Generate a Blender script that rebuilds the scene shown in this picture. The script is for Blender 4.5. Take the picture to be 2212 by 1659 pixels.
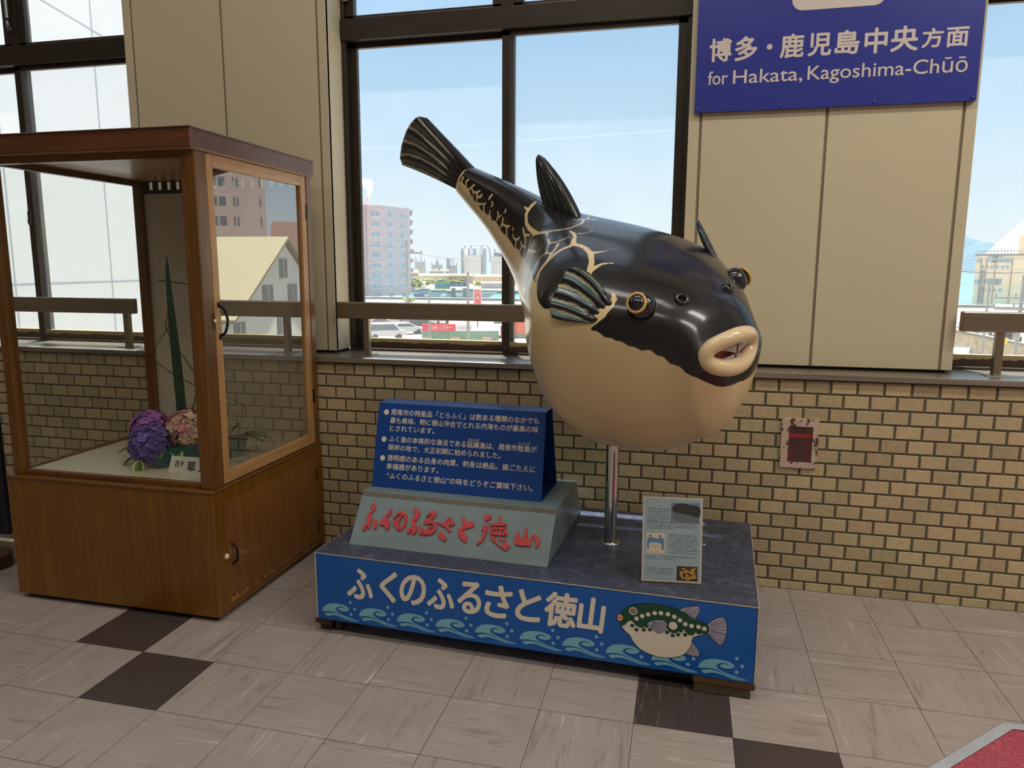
import bpy, math, random
import numpy as np
from mathutils import Matrix, Vector

random.seed(7)
for o in list(bpy.data.objects):
    bpy.data.objects.remove(o)
SC = bpy.context.scene
COL = SC.collection

# ------------------------------------------------------------------ camera
cam_d = bpy.data.cameras.new('camera')
cam = bpy.data.objects.new('camera', cam_d)
COL.objects.link(cam)
YAW, PITCH, ROLL = 0.2347037, 0.1569836, 0.0039848
CAM = (0.0, -3.32065, 1.431385)
_fwd = Vector((-math.sin(YAW) * math.cos(PITCH), math.cos(YAW) * math.cos(PITCH), -math.sin(PITCH)))
_r = Vector((math.cos(YAW), math.sin(YAW), 0))
_u = _r.cross(_fwd)
_rx = math.cos(ROLL) * _r + math.sin(ROLL) * _u
_ux = -math.sin(ROLL) * _r + math.cos(ROLL) * _u
cam.matrix_world = Matrix(((_rx.x, _ux.x, -_fwd.x, CAM[0]), (_rx.y, _ux.y, -_fwd.y, CAM[1]), (_rx.z, _ux.z, -_fwd.z, CAM[2]), (0, 0, 0, 1)))
cam_d.sensor_width = 36.0
cam_d.lens = 36.0 * 1568.81 / 2212
cam_d.clip_start = 0.05
cam_d.clip_end = 9000
SC.camera = cam

# ------------------------------------------------------------------ sky, sun, unseen room fill lights, exposure
world = bpy.data.worlds.new('sky')
SC.world = world
world.use_nodes = True
wn = world.node_tree
wn.nodes.clear()
w_out = wn.nodes.new('ShaderNodeOutputWorld')
w_bg = wn.nodes.new('ShaderNodeBackground')
w_tc = wn.nodes.new('ShaderNodeTexCoord')
w_sep = wn.nodes.new('ShaderNodeSeparateXYZ')
w_ramp = wn.nodes.new('ShaderNodeValToRGB')
wn.links.new(w_tc.outputs['Generated'], w_sep.inputs[0])
wn.links.new(w_sep.outputs['Z'], w_ramp.inputs[0])
wn.links.new(w_ramp.outputs[0], w_bg.inputs[0])
wn.links.new(w_bg.outputs[0], w_out.inputs[0])
cr = w_ramp.color_ramp
cr.elements[0].position = 0.0
cr.elements[0].color = (0.80, 0.90, 0.95, 1)
cr.elements[1].position = 1.0
cr.elements[1].color = (0.85, 0.95, 1.10, 1)
for p_, c_ in ((0.06, (0.74, 0.89, 0.97)), (0.16, (0.57, 0.79, 0.97)), (0.30, (0.40, 0.67, 0.96)), (0.40, (0.34, 0.60, 0.95)), (0.6, (0.60, 0.78, 1.0))):
    e_ = cr.elements.new(p_)
    e_.color = c_ + (1,)
w_bg.inputs[1].default_value = 1.0

sun_d = bpy.data.lights.new('sun', 'SUN')
sun_d.energy = 22.0
sun_d.angle = math.radians(0.55)
sun_d.color = (1.0, 0.95, 0.86)
sun = bpy.data.objects.new('sun', sun_d)
COL.objects.link(sun)
sun.rotation_euler = Vector((0.070, -0.163, -1.0)).to_track_quat('-Z', 'Y').to_euler()
sun.location = (-4, 8, 30)


def ceiling_fill(x, y, z, sx, sy, power, color=(1.0, 0.95, 0.88)):
    d = bpy.data.lights.new('ceiling_fill', 'AREA')
    d.shape = 'RECTANGLE'
    d.size, d.size_y = sx, sy
    d.energy = power
    d.color = color
    o = bpy.data.objects.new('ceiling_fill', d)
    COL.objects.link(o)
    o.location = (x, y, z)
    return o


for lx, lpow in ((-3.6, 11), (-0.3, 26), (3.0, 64)):  # fill lights added out of view, strongest at right to imitate window light
    for ly in (-1.7, -3.6):
        ceiling_fill(lx, ly, 4.40, 2.4, 0.4, lpow)

vs = SC.view_settings
vs.view_transform = 'Standard'
vs.look = 'None'
vs.exposure = 0.0
vs.gamma = 1.0
vs.use_curve_mapping = False
cy = SC.cycles
cy.max_bounces = 8
cy.diffuse_bounces = 4
cy.glossy_bounces = 4
cy.transmission_bounces = 6
cy.transparent_max_bounces = 16
cy.caustics_reflective = False
cy.caustics_refractive = False
cy.sample_clamp_indirect = 6.0
cy.use_denoising = True


# ------------------------------------------------------------------ materials
def lin(c):
    c = [v / 255.0 for v in c]
    return tuple(v / 12.92 if v <= 0.04045 else ((v + 0.055) / 1.055) ** 2.4 for v in c)


class NT:
    """small helper around a material node tree"""

    def __init__(self, name):
        self.m = bpy.data.materials.new(name)
        self.m.use_nodes = True
        self.t = self.m.node_tree
        self.t.nodes.clear()
        self.out = self.t.nodes.new('ShaderNodeOutputMaterial')

    def n(self, typ, **kw):
        nd = self.t.nodes.new('ShaderNode' + typ)
        for k, v in kw.items():
            setattr(nd, k, v)
        return nd

    def set(self, sock, v):
        if hasattr(v, 'is_output') or isinstance(v, bpy.types.NodeSocket):
            self.t.links.new(v, sock)
        else:
            if isinstance(v, tuple) and len(v) == 3 and sock.type == 'RGBA':
                v = v + (1,)
            sock.default_value = v

    def coord(self, scale=(1, 1, 1), kind='Object', rot=(0, 0, 0)):
        tc = self.n('TexCoord')
        mp = self.n('Mapping')
        self.set(mp.inputs[0], tc.outputs[kind])
        mp.inputs['Scale'].default_value = scale
        mp.inputs['Rotation'].default_value = rot
        return mp.outputs[0]

    def noise(self, vec, scale=5, detail=4, rough=0.55, dist=0.0):
        nd = self.n('TexNoise')
        self.set(nd.inputs['Vector'], vec)
        nd.inputs['Scale'].default_value = scale
        nd.inputs['Detail'].default_value = detail
        nd.inputs['Roughness'].default_value = rough
        nd.inputs['Distortion'].default_value = dist
        return nd.outputs['Fac']

    def ramp(self, fac, stops, interp='LINEAR'):
        nd = self.n('ValToRGB')
        self.set(nd.inputs[0], fac)
        r = nd.color_ramp
        r.interpolation = interp
        while len(r.elements) < len(stops):
            r.elements.new(0.5)
        for e, (p, c) in zip(r.elements, stops):
            e.position = p
            e.color = (c + (1,)) if isinstance(c, tuple) else (c, c, c, 1)
        return nd.outputs[0]

    def math(self, op, a, b=0.0, c=0.0):
        nd = self.n('Math', operation=op)
        self.set(nd.inputs[0], a)
        self.set(nd.inputs[1], b)
        self.set(nd.inputs[2], c)
        return nd.outputs[0]

    def mix(self, fac, a, b, mode='MIX'):
        nd = self.n('MixRGB', blend_type=mode)
        self.set(nd.inputs[0], fac)
        self.set(nd.inputs[1], a)
        self.set(nd.inputs[2], b)
        return nd.outputs[0]

    def attr(self, name):
        nd = self.n('Attribute', attribute_name=name)
        return nd

    def bump(self, h, strength=0.2, dist=0.01):
        nd = self.n('Bump')
        self.set(nd.inputs['Height'], h)
        nd.inputs['Strength'].default_value = strength
        nd.inputs['Distance'].default_value = dist
        return nd.outputs[0]

    def bsdf(self, color, rough=0.5, metal=0.0, coat=0.0, normal=None, spec=0.5, coat_rough=0.05):
        b = self.n('BsdfPrincipled')
        self.set(b.inputs['Base Color'], color)
        self.set(b.inputs['Roughness'], rough)
        b.inputs['Metallic'].default_value = metal
        b.inputs['Coat Weight'].default_value = coat
        b.inputs['Coat Roughness'].default_value = coat_rough
        b.inputs['Specular IOR Level'].default_value = spec
        if normal is not None:
            self.set(b.inputs['Normal'], normal)
        self.t.links.new(b.outputs[0], self.out.inputs[0])
        return self.m


def plain(name, rgb, rough=0.5, metal=0.0, var=0.08, scale=6, coat=0.0, stretch=(1, 1, 1), bump=0.0, spec=0.5):
    t = NT(name)
    v = t.coord(stretch)
    f = t.noise(v, scale, 5)
    c = lin(rgb)
    lo = tuple(max(0, x * (1 - var)) for x in c)
    hi = tuple(min(1, x * (1 + var)) for x in c)
    col = t.ramp(f, [(0.3, lo), (0.7, hi)])
    nm = t.bump(t.noise(v, scale * 6, 3), bump, 0.004) if bump else None
    return t.bsdf(col, rough, metal, coat, nm, spec)


def wood(name, dark, light, axis='z', rough=0.42, scale=1.0, coat=0.15):
    t = NT(name)
    st = {'x': (2.0, 30, 30), 'y': (30, 2.0, 30), 'z': (30, 30, 2.0)}[axis]
    v = t.coord(tuple(s * scale for s in st))
    f1 = t.noise(v, 1.0, 6, 0.65, 0.6)
    v2 = t.coord((1, 1, 1))
    f2 = t.noise(v2, 3.0, 3)
    col = t.ramp(f1, [(0.28, lin(dark)), (0.52, tuple((a + b) / 2 for a, b in zip(lin(dark), lin(light)))), (0.75, lin(light))])
    col = t.mix(t.ramp(f2, [(0.3, 0.0), (0.75, 0.35)]), col, lin(tuple(int(x * 0.75) for x in dark)))
    return t.bsdf(col, rough, 0, coat, t.bump(f1, 0.12, 0.002))


def glass(name, tint=(1, 1, 1), haze_dirt=0.0, f0=0.05):
    t = NT(name)
    tr = t.n('BsdfTransparent')
    t.set(tr.inputs[0], tint)
    gl = t.n('BsdfGlossy')
    gl.inputs['Roughness'].default_value = 0.0
    lw = t.n('LayerWeight')
    fr = t.math('MULTIPLY_ADD', t.math('POWER', lw.outputs['Facing'], 5.0), 1.0 - f0, f0)
    mx = t.n('MixShader')
    t.t.links.new(fr, mx.inputs[0])
    t.t.links.new(tr.outputs[0], mx.inputs[1])
    t.t.links.new(gl.outputs[0], mx.inputs[2])
    last = mx
    if haze_dirt:
        tl = t.n('BsdfTranslucent')  # translucent film: glass dirt, strengthened to veil the view like haze
        t.set(tl.inputs[0], (0.9, 0.9, 0.86))
        f = t.ramp(t.noise(t.coord(), 3.0, 6, 0.7), [(0.25, haze_dirt * 0.5), (0.8, haze_dirt * 1.5)])
        m2 = t.n('MixShader')
        t.t.links.new(f, m2.inputs[0])
        t.t.links.new(mx.outputs[0], m2.inputs[1])
        t.t.links.new(tl.outputs[0], m2.inputs[2])
        last = m2
    t.t.links.new(last.outputs[0], t.out.inputs[0])
    return t.m


def colour_attr(name, rough=0.5, coat=0.0, bump=0.0, bscale=60, var=0.0, spec=0.5):
    """base colour comes from the face colour of the piece (each brick, each petal has its own)"""
    t = NT(name)
    c = t.attr('tone').outputs['Color']
    if var:
        f = t.noise(t.coord(), bscale, 4)
        c = t.mix(t.ramp(f, [(0.35, 0.0), (0.75, var)]), c, (0.05, 0.04, 0.03))
    nm = t.bump(t.noise(t.coord(), bscale * 2, 3), bump, 0.003) if bump else None
    return t.bsdf(c, rough, 0, coat, nm, spec)


# ------------------------------------------------------------------ mesh helpers
class MB:
    def __init__(self):
        self.v, self.f, self.mi, self.col, self.sm = [], [], [], [], []
        self.mat = 0
        self.tone = None
        self.smooth = False

    def add(self, vs, fs, smooth=None):
        n = len(self.v)
        self.v += [tuple(map(float, p)) for p in vs]
        for q in fs:
            self.f.append([n + i for i in q])
            self.mi.append(self.mat)
            self.col.append(self.tone)
            self.sm.append(self.smooth if smooth is None else smooth)
        return self

    def box(self, a, b):
        x0, x1 = sorted((a[0], b[0]))
        y0, y1 = sorted((a[1], b[1]))
        z0, z1 = sorted((a[2], b[2]))
        return self.add([(x0, y0, z0), (x1, y0, z0), (x1, y1, z0), (x0, y1, z0), (x0, y0, z1), (x1, y0, z1), (x1, y1, z1), (x0, y1, z1)],
                        [(0, 3, 2, 1), (4, 5, 6, 7), (0, 1, 5, 4), (1, 2, 6, 5), (2, 3, 7, 6), (3, 0, 4, 7)])

    def hexa(self, lo, hi):
        """solid between two quads given in the same (counter-clockwise from above) order"""
        return self.add(list(lo) + list(hi), [(0, 3, 2, 1), (4, 5, 6, 7), (0, 1, 5, 4), (1, 2, 6, 5), (2, 3, 7, 6), (3, 0, 4, 7)])

    def prism(self, pts, mapf, d0, d1):
        n = len(pts)
        ar = sum(pts[i][0] * pts[(i + 1) % n][1] - pts[(i + 1) % n][0] * pts[i][1] for i in range(n))
        if ar < 0:
            pts = list(reversed(pts))
        lo = [mapf(p[0], p[1], d0) for p in pts]
        hi = [mapf(p[0], p[1], d1) for p in pts]
        fs = [list(range(n))[::-1], list(range(n, 2 * n))]
        fs += [(i, (i + 1) % n, n + (i + 1) % n, n + i) for i in range(n)]
        return self.add(lo + hi, fs)

    def tube(self, pts, r, n=8, closed=False, cap=True, flat=None):
        P = [Vector(p) for p in pts]
        m = len(P)
        rs = r if isinstance(r, (list, tuple)) else [r] * m
        vs = []
        ref = Vector((0, 0, 1))
        for i in range(m):
            if closed:
                t = P[(i + 1) % m] - P[i - 1]
            else:
                t = P[min(i + 1, m - 1)] - P[max(i - 1, 0)]
            t.normalize()
            a = ref - t * ref.dot(t)
            if a.length < 0.05:
                a = Vector((1, 0, 0)) - t * t.x
            a.normalize()
            b = t.cross(a)
            for k in range(n):
                an = 2 * math.pi * k / n
                vs.append(P[i] + a * (rs[i] * math.cos(an)) + b * (rs[i] * (flat or 1) * math.sin(an)))
        fs = []
        for i in range(m if closed else m - 1):
            j = (i + 1) % m
            for k in range(n):
                fs.append((i * n + k, i * n + (k + 1) % n, j * n + (k + 1) % n, j * n + k))
        self.add(vs, fs, smooth=True)
        if cap and not closed:
            self.add(vs[:n], [tuple(range(n))[::-1]], False)
            self.add(vs[-n:], [tuple(range(n))], False)
        return self

    def cyl(self, p0, p1, r0, r1=None, n=24):
        return self.tube([p0, p1], [r0, r0 if r1 is None else r1], n)

    def lathe(self, prof, c, n=32, axis=None):
        """profile [(radius, height)] about an axis through c (default vertical)"""
        ax = Vector(axis or (0, 0, 1)).normalized()
        a = ax.orthogonal().normalized()
        b = ax.cross(a)
        c = Vector(c)
        vs = []
        for r, h in prof:
            for k in range(n):
                an = 2 * math.pi * k / n
                vs.append(c + ax * h + a * (r * math.cos(an)) + b * (r * math.sin(an)))
        fs = []
        for i in range(len(prof) - 1):
            for k in range(n):
                fs.append((i * n + k, i * n + (k + 1) % n, (i + 1) * n + (k + 1) % n, (i + 1) * n + k))
        return self.add(vs, fs, smooth=True)

    def ball(self, c, r, nu=10, nv=14, axes=None):
        rx, ry, rz = r if isinstance(r, (tuple, list)) else (r, r, r)
        A = axes or (Vector((1, 0, 0)), Vector((0, 1, 0)), Vector((0, 0, 1)))
        c = Vector(c)
        vs = [c + A[2] * rz]
        for i in range(1, nu):
            th = math.pi * i / nu
            for k in range(nv):
                ph = 2 * math.pi * k / nv
                vs.append(c + A[0] * (rx * math.sin(th) * math.cos(ph)) + A[1] * (ry * math.sin(th) * math.sin(ph)) + A[2] * (rz * math.cos(th)))
        vs.append(c - A[2] * rz)
        fs = [(0, 1 + k, 1 + (k + 1) % nv) for k in range(nv)]
        for i in range(nu - 2):
            for k in range(nv):
                a0 = 1 + i * nv
                fs.append((a0 + k, a0 + nv + k, a0 + nv + (k + 1) % nv, a0 + (k + 1) % nv))
        l = len(vs) - 1
        a0 = 1 + (nu - 2) * nv
        fs += [(l, a0 + (k + 1) % nv, a0 + k) for k in range(nv)]
        return self.add(vs, fs, smooth=True)

    def torus(self, c, ax, u, R, r, n=48, m=12, R2=None):
        """ring: axis ax, first radius direction u"""
        ax = Vector(ax).normalized()
        u = (Vector(u) - ax * Vector(u).dot(ax)).normalized()
        w = ax.cross(u)
        pts = [Vector(c) + u * (R * math.cos(2 * math.pi * k / n)) + w * ((R2 or R) * math.sin(2 * math.pi * k / n)) for k in range(n)]
        return self.ring(pts, ax, r, m)

    def ring(self, pts, ax, r, m=12):
        """closed tube round pts whose tube section is framed by ax (constant)"""
        n = len(pts)
        vs = []
        ax = Vector(ax).normalized()
        rs = r if isinstance(r, (list, tuple)) else [r] * n
        for i in range(n):
            t = (pts[(i + 1) % n] - pts[i - 1]).normalized()
            o = t.cross(ax).normalized()
            for k in range(m):
                an = 2 * math.pi * k / m
                vs.append(pts[i] + o * (rs[i] * math.cos(an)) + ax * (rs[i] * math.sin(an)))
        fs = []
        for i in range(n):
            j = (i + 1) % n
            for k in range(m):
                fs.append((i * m + k, j * m + k, j * m + (k + 1) % m, i * m + (k + 1) % m))
        return self.add(vs, fs, smooth=True)

    def build(self, name, mats, parent=None, bevel=0.0, world=False, seg=2):
        if not isinstance(mats, (list, tuple)):
            mats = [mats]
        vs = self.v
        if parent is not None and world:
            inv = XF[parent.name].inverted()
            vs = [tuple(inv @ Vector(p)) for p in vs]
        me = bpy.data.meshes.new(name)
        me.from_pydata(vs, [], self.f)
        for m in mats:
            me.materials.append(m)
        me.polygons.foreach_set('material_index', self.mi)
        me.polygons.foreach_set('use_smooth', self.sm)
        if any(c is not None for c in self.col):
            a = me.color_attributes.new('tone', 'FLOAT_COLOR', 'CORNER')
            dat = []
            for p, c in zip(me.polygons, self.col):
                c = c or (0.5, 0.5, 0.5)
                dat += list(c[:3] + (1.0,)) * p.loop_total
            a.data.foreach_set('color', dat)
        me.update()
        o = bpy.data.objects.new(name, me)
        COL.objects.link(o)
        if parent is not None:
            o.parent = parent
            XF[o.name] = XF[parent.name]
        else:
            XF[o.name] = Matrix.Identity(4)
        if bevel:
            md = o.modifiers.new('bevel', 'BEVEL')
            md.width = bevel
            md.segments = seg
            md.limit_method = 'ANGLE'
            md.angle_limit = math.radians(40)
            md.harden_normals = False
        return o


XF = {}


def tag(o, label, cat, group=None, kind=None):
    if label:
        o['label'] = label
    if cat:
        o['category'] = cat
    if group:
        o['group'] = group
    if kind:
        o['kind'] = kind
    return o


def thing(name, label, cat, loc=(0, 0, 0), rotz=0.0, group=None):
    o = bpy.data.objects.new(name, None)
    o.empty_display_size = 0.1
    COL.objects.link(o)
    o.location = loc
    o.rotation_euler = (0, 0, rotz)
    XF[o.name] = Matrix.Translation(loc) @ Matrix.Rotation(rotz, 4, 'Z')
    return tag(o, label, cat, group)


def struct(o):
    o['kind'] = 'structure'
    return o


def copy_tree(src, parent=None):
    c = src.copy()
    COL.objects.link(c)
    if parent is not None:
        c.parent = parent
    for ch in list(src.children):
        copy_tree(ch, c)
    return c


def cmap(pts, n=40, closed=False):
    """smooth a list of 2-D points with a Catmull-Rom spline"""
    m = len(pts)
    out = []
    segs = m if closed else m - 1
    k = max(2, n // segs)
    for i in range(segs):
        p0 = pts[(i - 1) % m] if closed or i > 0 else pts[0]
        p1, p2 = pts[i], pts[(i + 1) % m]
        p3 = pts[(i + 2) % m] if closed or i + 2 < m else pts[-1]
        for j in range(k):
            t = j / k
            out.append(tuple(0.5 * (2 * b + (c - a) * t + (2 * a - 5 * b + 4 * c - d) * t * t + (3 * b - a - 3 * c + d) * t ** 3) for a, b, c, d in zip(p0, p1, p2, p3)))
    if not closed:
        out.append(tuple(pts[-1]))
    return out


def disc(cx, cy, r, n=20, ry=None):
    return [(cx + r * math.cos(2 * math.pi * k / n), cy + (ry or r) * math.sin(2 * math.pi * k / n)) for k in range(n)]


_TC = {}


def glyphs(s, offset=0.0, shear=0.0):
    key = (s, offset, shear)
    if key in _TC:
        return _TC[key]
    c = bpy.data.curves.new('lettering', 'FONT')
    c.body = s
    c.size = 1
    c.offset = offset
    c.shear = shear
    c.resolution_u = 4
    o = bpy.data.objects.new('lettering', c)
    COL.objects.link(o)
    dg = bpy.context.evaluated_depsgraph_get()
    m = bpy.data.meshes.new_from_object(o.evaluated_get(dg))
    vs = [(v.co.x, v.co.y) for v in m.vertices]
    fs = [tuple(p.vertices) for p in m.polygons]
    bpy.data.objects.remove(o)
    bpy.data.meshes.remove(m)
    bpy.data.curves.remove(c)
    _TC[key] = (vs, fs)
    return vs, fs


def write(mb, s, mapf, x0, x1, y0, y1=None, em=None, d=0.001, offset=0.0, shear=0.0):
    bold = offset * ((y1 - y0) if em is None else em)
    x0, x1 = x0 + bold, x1 - bold
    if em is None:
        y0, y1 = y0 + bold, y1 - bold
    """lettering s stretched between x0..x1; y0..y1 is its box, or y0 its baseline with em its size"""
    vs, fs = glyphs(s, 0.0, shear)
    if not vs:
        return
    ax, bx = min(v[0] for v in vs), max(v[0] for v in vs)
    ay, by = min(v[1] for v in vs), max(v[1] for v in vs)
    kx = (x1 - x0) / (bx - ax)
    if em is None:
        ky = (y1 - y0) / (by - ay)
        oy = y0 - ay * ky
    else:
        ky, oy = em, y0
    sh = [(0, 0)] if not bold else [(bold * math.cos(a), bold * math.sin(a)) for a in [k * math.pi / 4 for k in range(8)]]
    for k, (dx, dy) in enumerate(sh):
        mb.add([mapf(x0 + (v[0] - ax) * kx + dx, oy + v[1] * ky + dy, d + .00002 * k) for v in vs], fs, False)


# ------------------------------------------------------------------ traced outlines (metres)
BRUSH=[[[(0.148,0.478),(0.161,0.472),(0.165,0.458),(0.153,0.441),(0.159,0.429),(0.159,0.405),(0.161,0.392),(0.155,0.391),(0.148,0.4),(0.143,0.384),(0.134,0.383),(0.129,0.399),(0.138,0.406),(0.146,0.404),(0.137,0.431),(0.143,0.446),(0.153,0.453),(0.143,0.468)],[(0.172,0.422),(0.184,0.421),(0.19,0.398),(0.182,0.391),(0.173,0.407)]],[[(0.233,0.467),(0.238,0.452),(0.226,0.431),(0.242,0.422),(0.245,0.405),(0.237,0.393),(0.219,0.406),(0.2,0.407),(0.199,0.415),(0.207,0.425),(0.21,0.433),(0.225,0.453)]],[[(0.282,0.451),(0.274,0.435),(0.263,0.43),(0.257,0.421),(0.264,0.41),(0.281,0.398),(0.288,0.407),(0.28,0.413),(0.283,0.427),(0.289,0.446),(0.297,0.441),(0.301,0.423),(0.293,0.408),(0.285,0.394),(0.304,0.404),(0.313,0.422),(0.308,0.447),(0.292,0.46),(0.272,0.458),(0.256,0.443),(0.253,0.431),(0.26,0.434),(0.27,0.446)]],[[(0.336,0.476),(0.357,0.467),(0.361,0.452),(0.353,0.435),(0.345,0.437),(0.359,0.414),(0.362,0.395),(0.349,0.388),(0.341,0.401),(0.334,0.389),(0.324,0.392),(0.322,0.405),(0.335,0.41),(0.344,0.405),(0.333,0.436),(0.339,0.448),(0.349,0.451),(0.333,0.463)],[(0.37,0.421),(0.387,0.411),(0.388,0.393),(0.375,0.394)]],[[(0.391,0.454),(0.412,0.47),(0.425,0.473),(0.43,0.457),(0.417,0.442),(0.436,0.436),(0.444,0.416),(0.432,0.397),(0.396,0.39),(0.394,0.4),(0.411,0.419),(0.425,0.422),(0.416,0.409),(0.429,0.414),(0.423,0.429),(0.394,0.425),(0.386,0.434),(0.405,0.447),(0.409,0.46),(0.392,0.448)]],[[(0.443,0.439),(0.47,0.437),(0.483,0.456),(0.495,0.455),(0.494,0.443),(0.511,0.444),(0.513,0.433),(0.493,0.427),(0.506,0.415),(0.5,0.409),(0.479,0.422),(0.447,0.431)],[(0.459,0.405),(0.471,0.408),(0.481,0.398),(0.492,0.393),(0.493,0.382),(0.484,0.379),(0.46,0.392)]],[[(0.541,0.461),(0.55,0.461),(0.559,0.447),(0.584,0.452),(0.594,0.444),(0.589,0.432),(0.567,0.426),(0.552,0.415),(0.572,0.405),(0.576,0.389),(0.571,0.381),(0.545,0.397),(0.535,0.414),(0.537,0.425),(0.549,0.436)]],[[(0.631,0.472),(0.641,0.478),(0.656,0.476),(0.656,0.466),(0.639,0.456),(0.633,0.462)],[(0.637,0.443),(0.649,0.442),(0.651,0.42),(0.642,0.393),(0.62,0.377),(0.62,0.383),(0.635,0.402),(0.637,0.423),(0.629,0.426)],[(0.658,0.451),(0.66,0.443),(0.692,0.445),(0.724,0.449),(0.722,0.458),(0.701,0.456),(0.697,0.475),(0.69,0.477),(0.692,0.457)],[(0.662,0.439),(0.672,0.439),(0.678,0.417),(0.669,0.416)],[(0.664,0.439),(0.693,0.441),(0.723,0.442),(0.724,0.435),(0.694,0.434),(0.665,0.433)],[(0.714,0.44),(0.724,0.441),(0.732,0.419),(0.722,0.418)],[(0.668,0.421),(0.697,0.422),(0.73,0.424),(0.731,0.417),(0.699,0.415),(0.669,0.414)],[(0.684,0.434),(0.689,0.435),(0.692,0.422),(0.687,0.421)],[(0.701,0.435),(0.707,0.435),(0.71,0.422),(0.704,0.421)],[(0.673,0.411),(0.686,0.41),(0.694,0.397),(0.714,0.387),(0.727,0.385),(0.723,0.411),(0.731,0.408),(0.731,0.395),(0.752,0.388),(0.745,0.376),(0.731,0.372),(0.695,0.39),(0.676,0.399)],[(0.702,0.41),(0.709,0.412),(0.715,0.401),(0.709,0.399)]],[[(0.774,0.434),(0.787,0.417),(0.799,0.418),(0.801,0.44),(0.809,0.447),(0.815,0.415),(0.832,0.422),(0.831,0.395),(0.811,0.391),(0.771,0.393),(0.768,0.419)],[(0.831,0.428),(0.849,0.43),(0.866,0.411),(0.857,0.391),(0.85,0.393),(0.848,0.411)]]]
TAIL=[[(-0.95,-0.179,1.887),(-1.075,-0.119,2.005),(-1.181,-0.069,2.107)],[(-0.97,-0.163,1.865),(-1.109,-0.096,1.998),(-1.242,-0.031,2.118)],[(-0.985,-0.149,1.841),(-1.14,-0.073,1.976),(-1.304,0.015,2.081)],[(-0.998,-0.137,1.819),(-1.166,-0.05,1.946),(-1.349,0.055,2.02)],[(-1.005,-0.129,1.8),(-1.19,-0.03,1.915),(-1.369,0.078,1.964)],[(-1.012,-0.121,1.779),(-1.187,-0.022,1.857),(-1.361,0.08,1.924)]]
DORSAL=[[(-0.547,-0.413,1.666),(-0.58,-0.404,1.743),(-0.592,-0.422,1.872)],[(-0.513,-0.434,1.643),(-0.553,-0.424,1.74),(-0.591,-0.423,1.874)],[(-0.471,-0.462,1.623),(-0.523,-0.449,1.746),(-0.588,-0.426,1.875)],[(-0.435,-0.488,1.607),(-0.485,-0.474,1.73),(-0.583,-0.428,1.871)],[(-0.401,-0.512,1.595),(-0.461,-0.492,1.723),(-0.573,-0.435,1.864)]]
PECTORAL=[[(-0.33,-1.015,1.263),(-0.375,-1.016,1.267),(-0.421,-1.015,1.279)],[(-0.31,-1.011,1.275),(-0.369,-1.008,1.299),(-0.43,-1.008,1.313)],[(-0.288,-1.005,1.296),(-0.356,-1.0,1.331),(-0.42,-0.999,1.348)],[(-0.27,-1.0,1.315),(-0.338,-0.99,1.37),(-0.398,-0.987,1.394)],[(-0.256,-0.995,1.333),(-0.315,-0.982,1.397),(-0.378,-0.977,1.431)],[(-0.247,-0.99,1.35),(-0.288,-0.979,1.403),(-0.346,-0.974,1.438)]]
PECTORAL_FAR=[[(0.161,-0.485,1.396),(0.156,-0.442,1.411),(0.147,-0.401,1.433)],[(0.156,-0.507,1.401),(0.141,-0.457,1.437),(0.131,-0.402,1.465)],[(0.147,-0.534,1.414),(0.127,-0.478,1.462),(0.115,-0.421,1.493)],[(0.14,-0.557,1.426),(0.11,-0.506,1.491),(0.095,-0.455,1.528)],[(0.132,-0.575,1.438),(0.098,-0.536,1.509),(0.078,-0.484,1.555)],[(0.124,-0.589,1.451),(0.096,-0.563,1.507),(0.077,-0.517,1.553)]]
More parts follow.
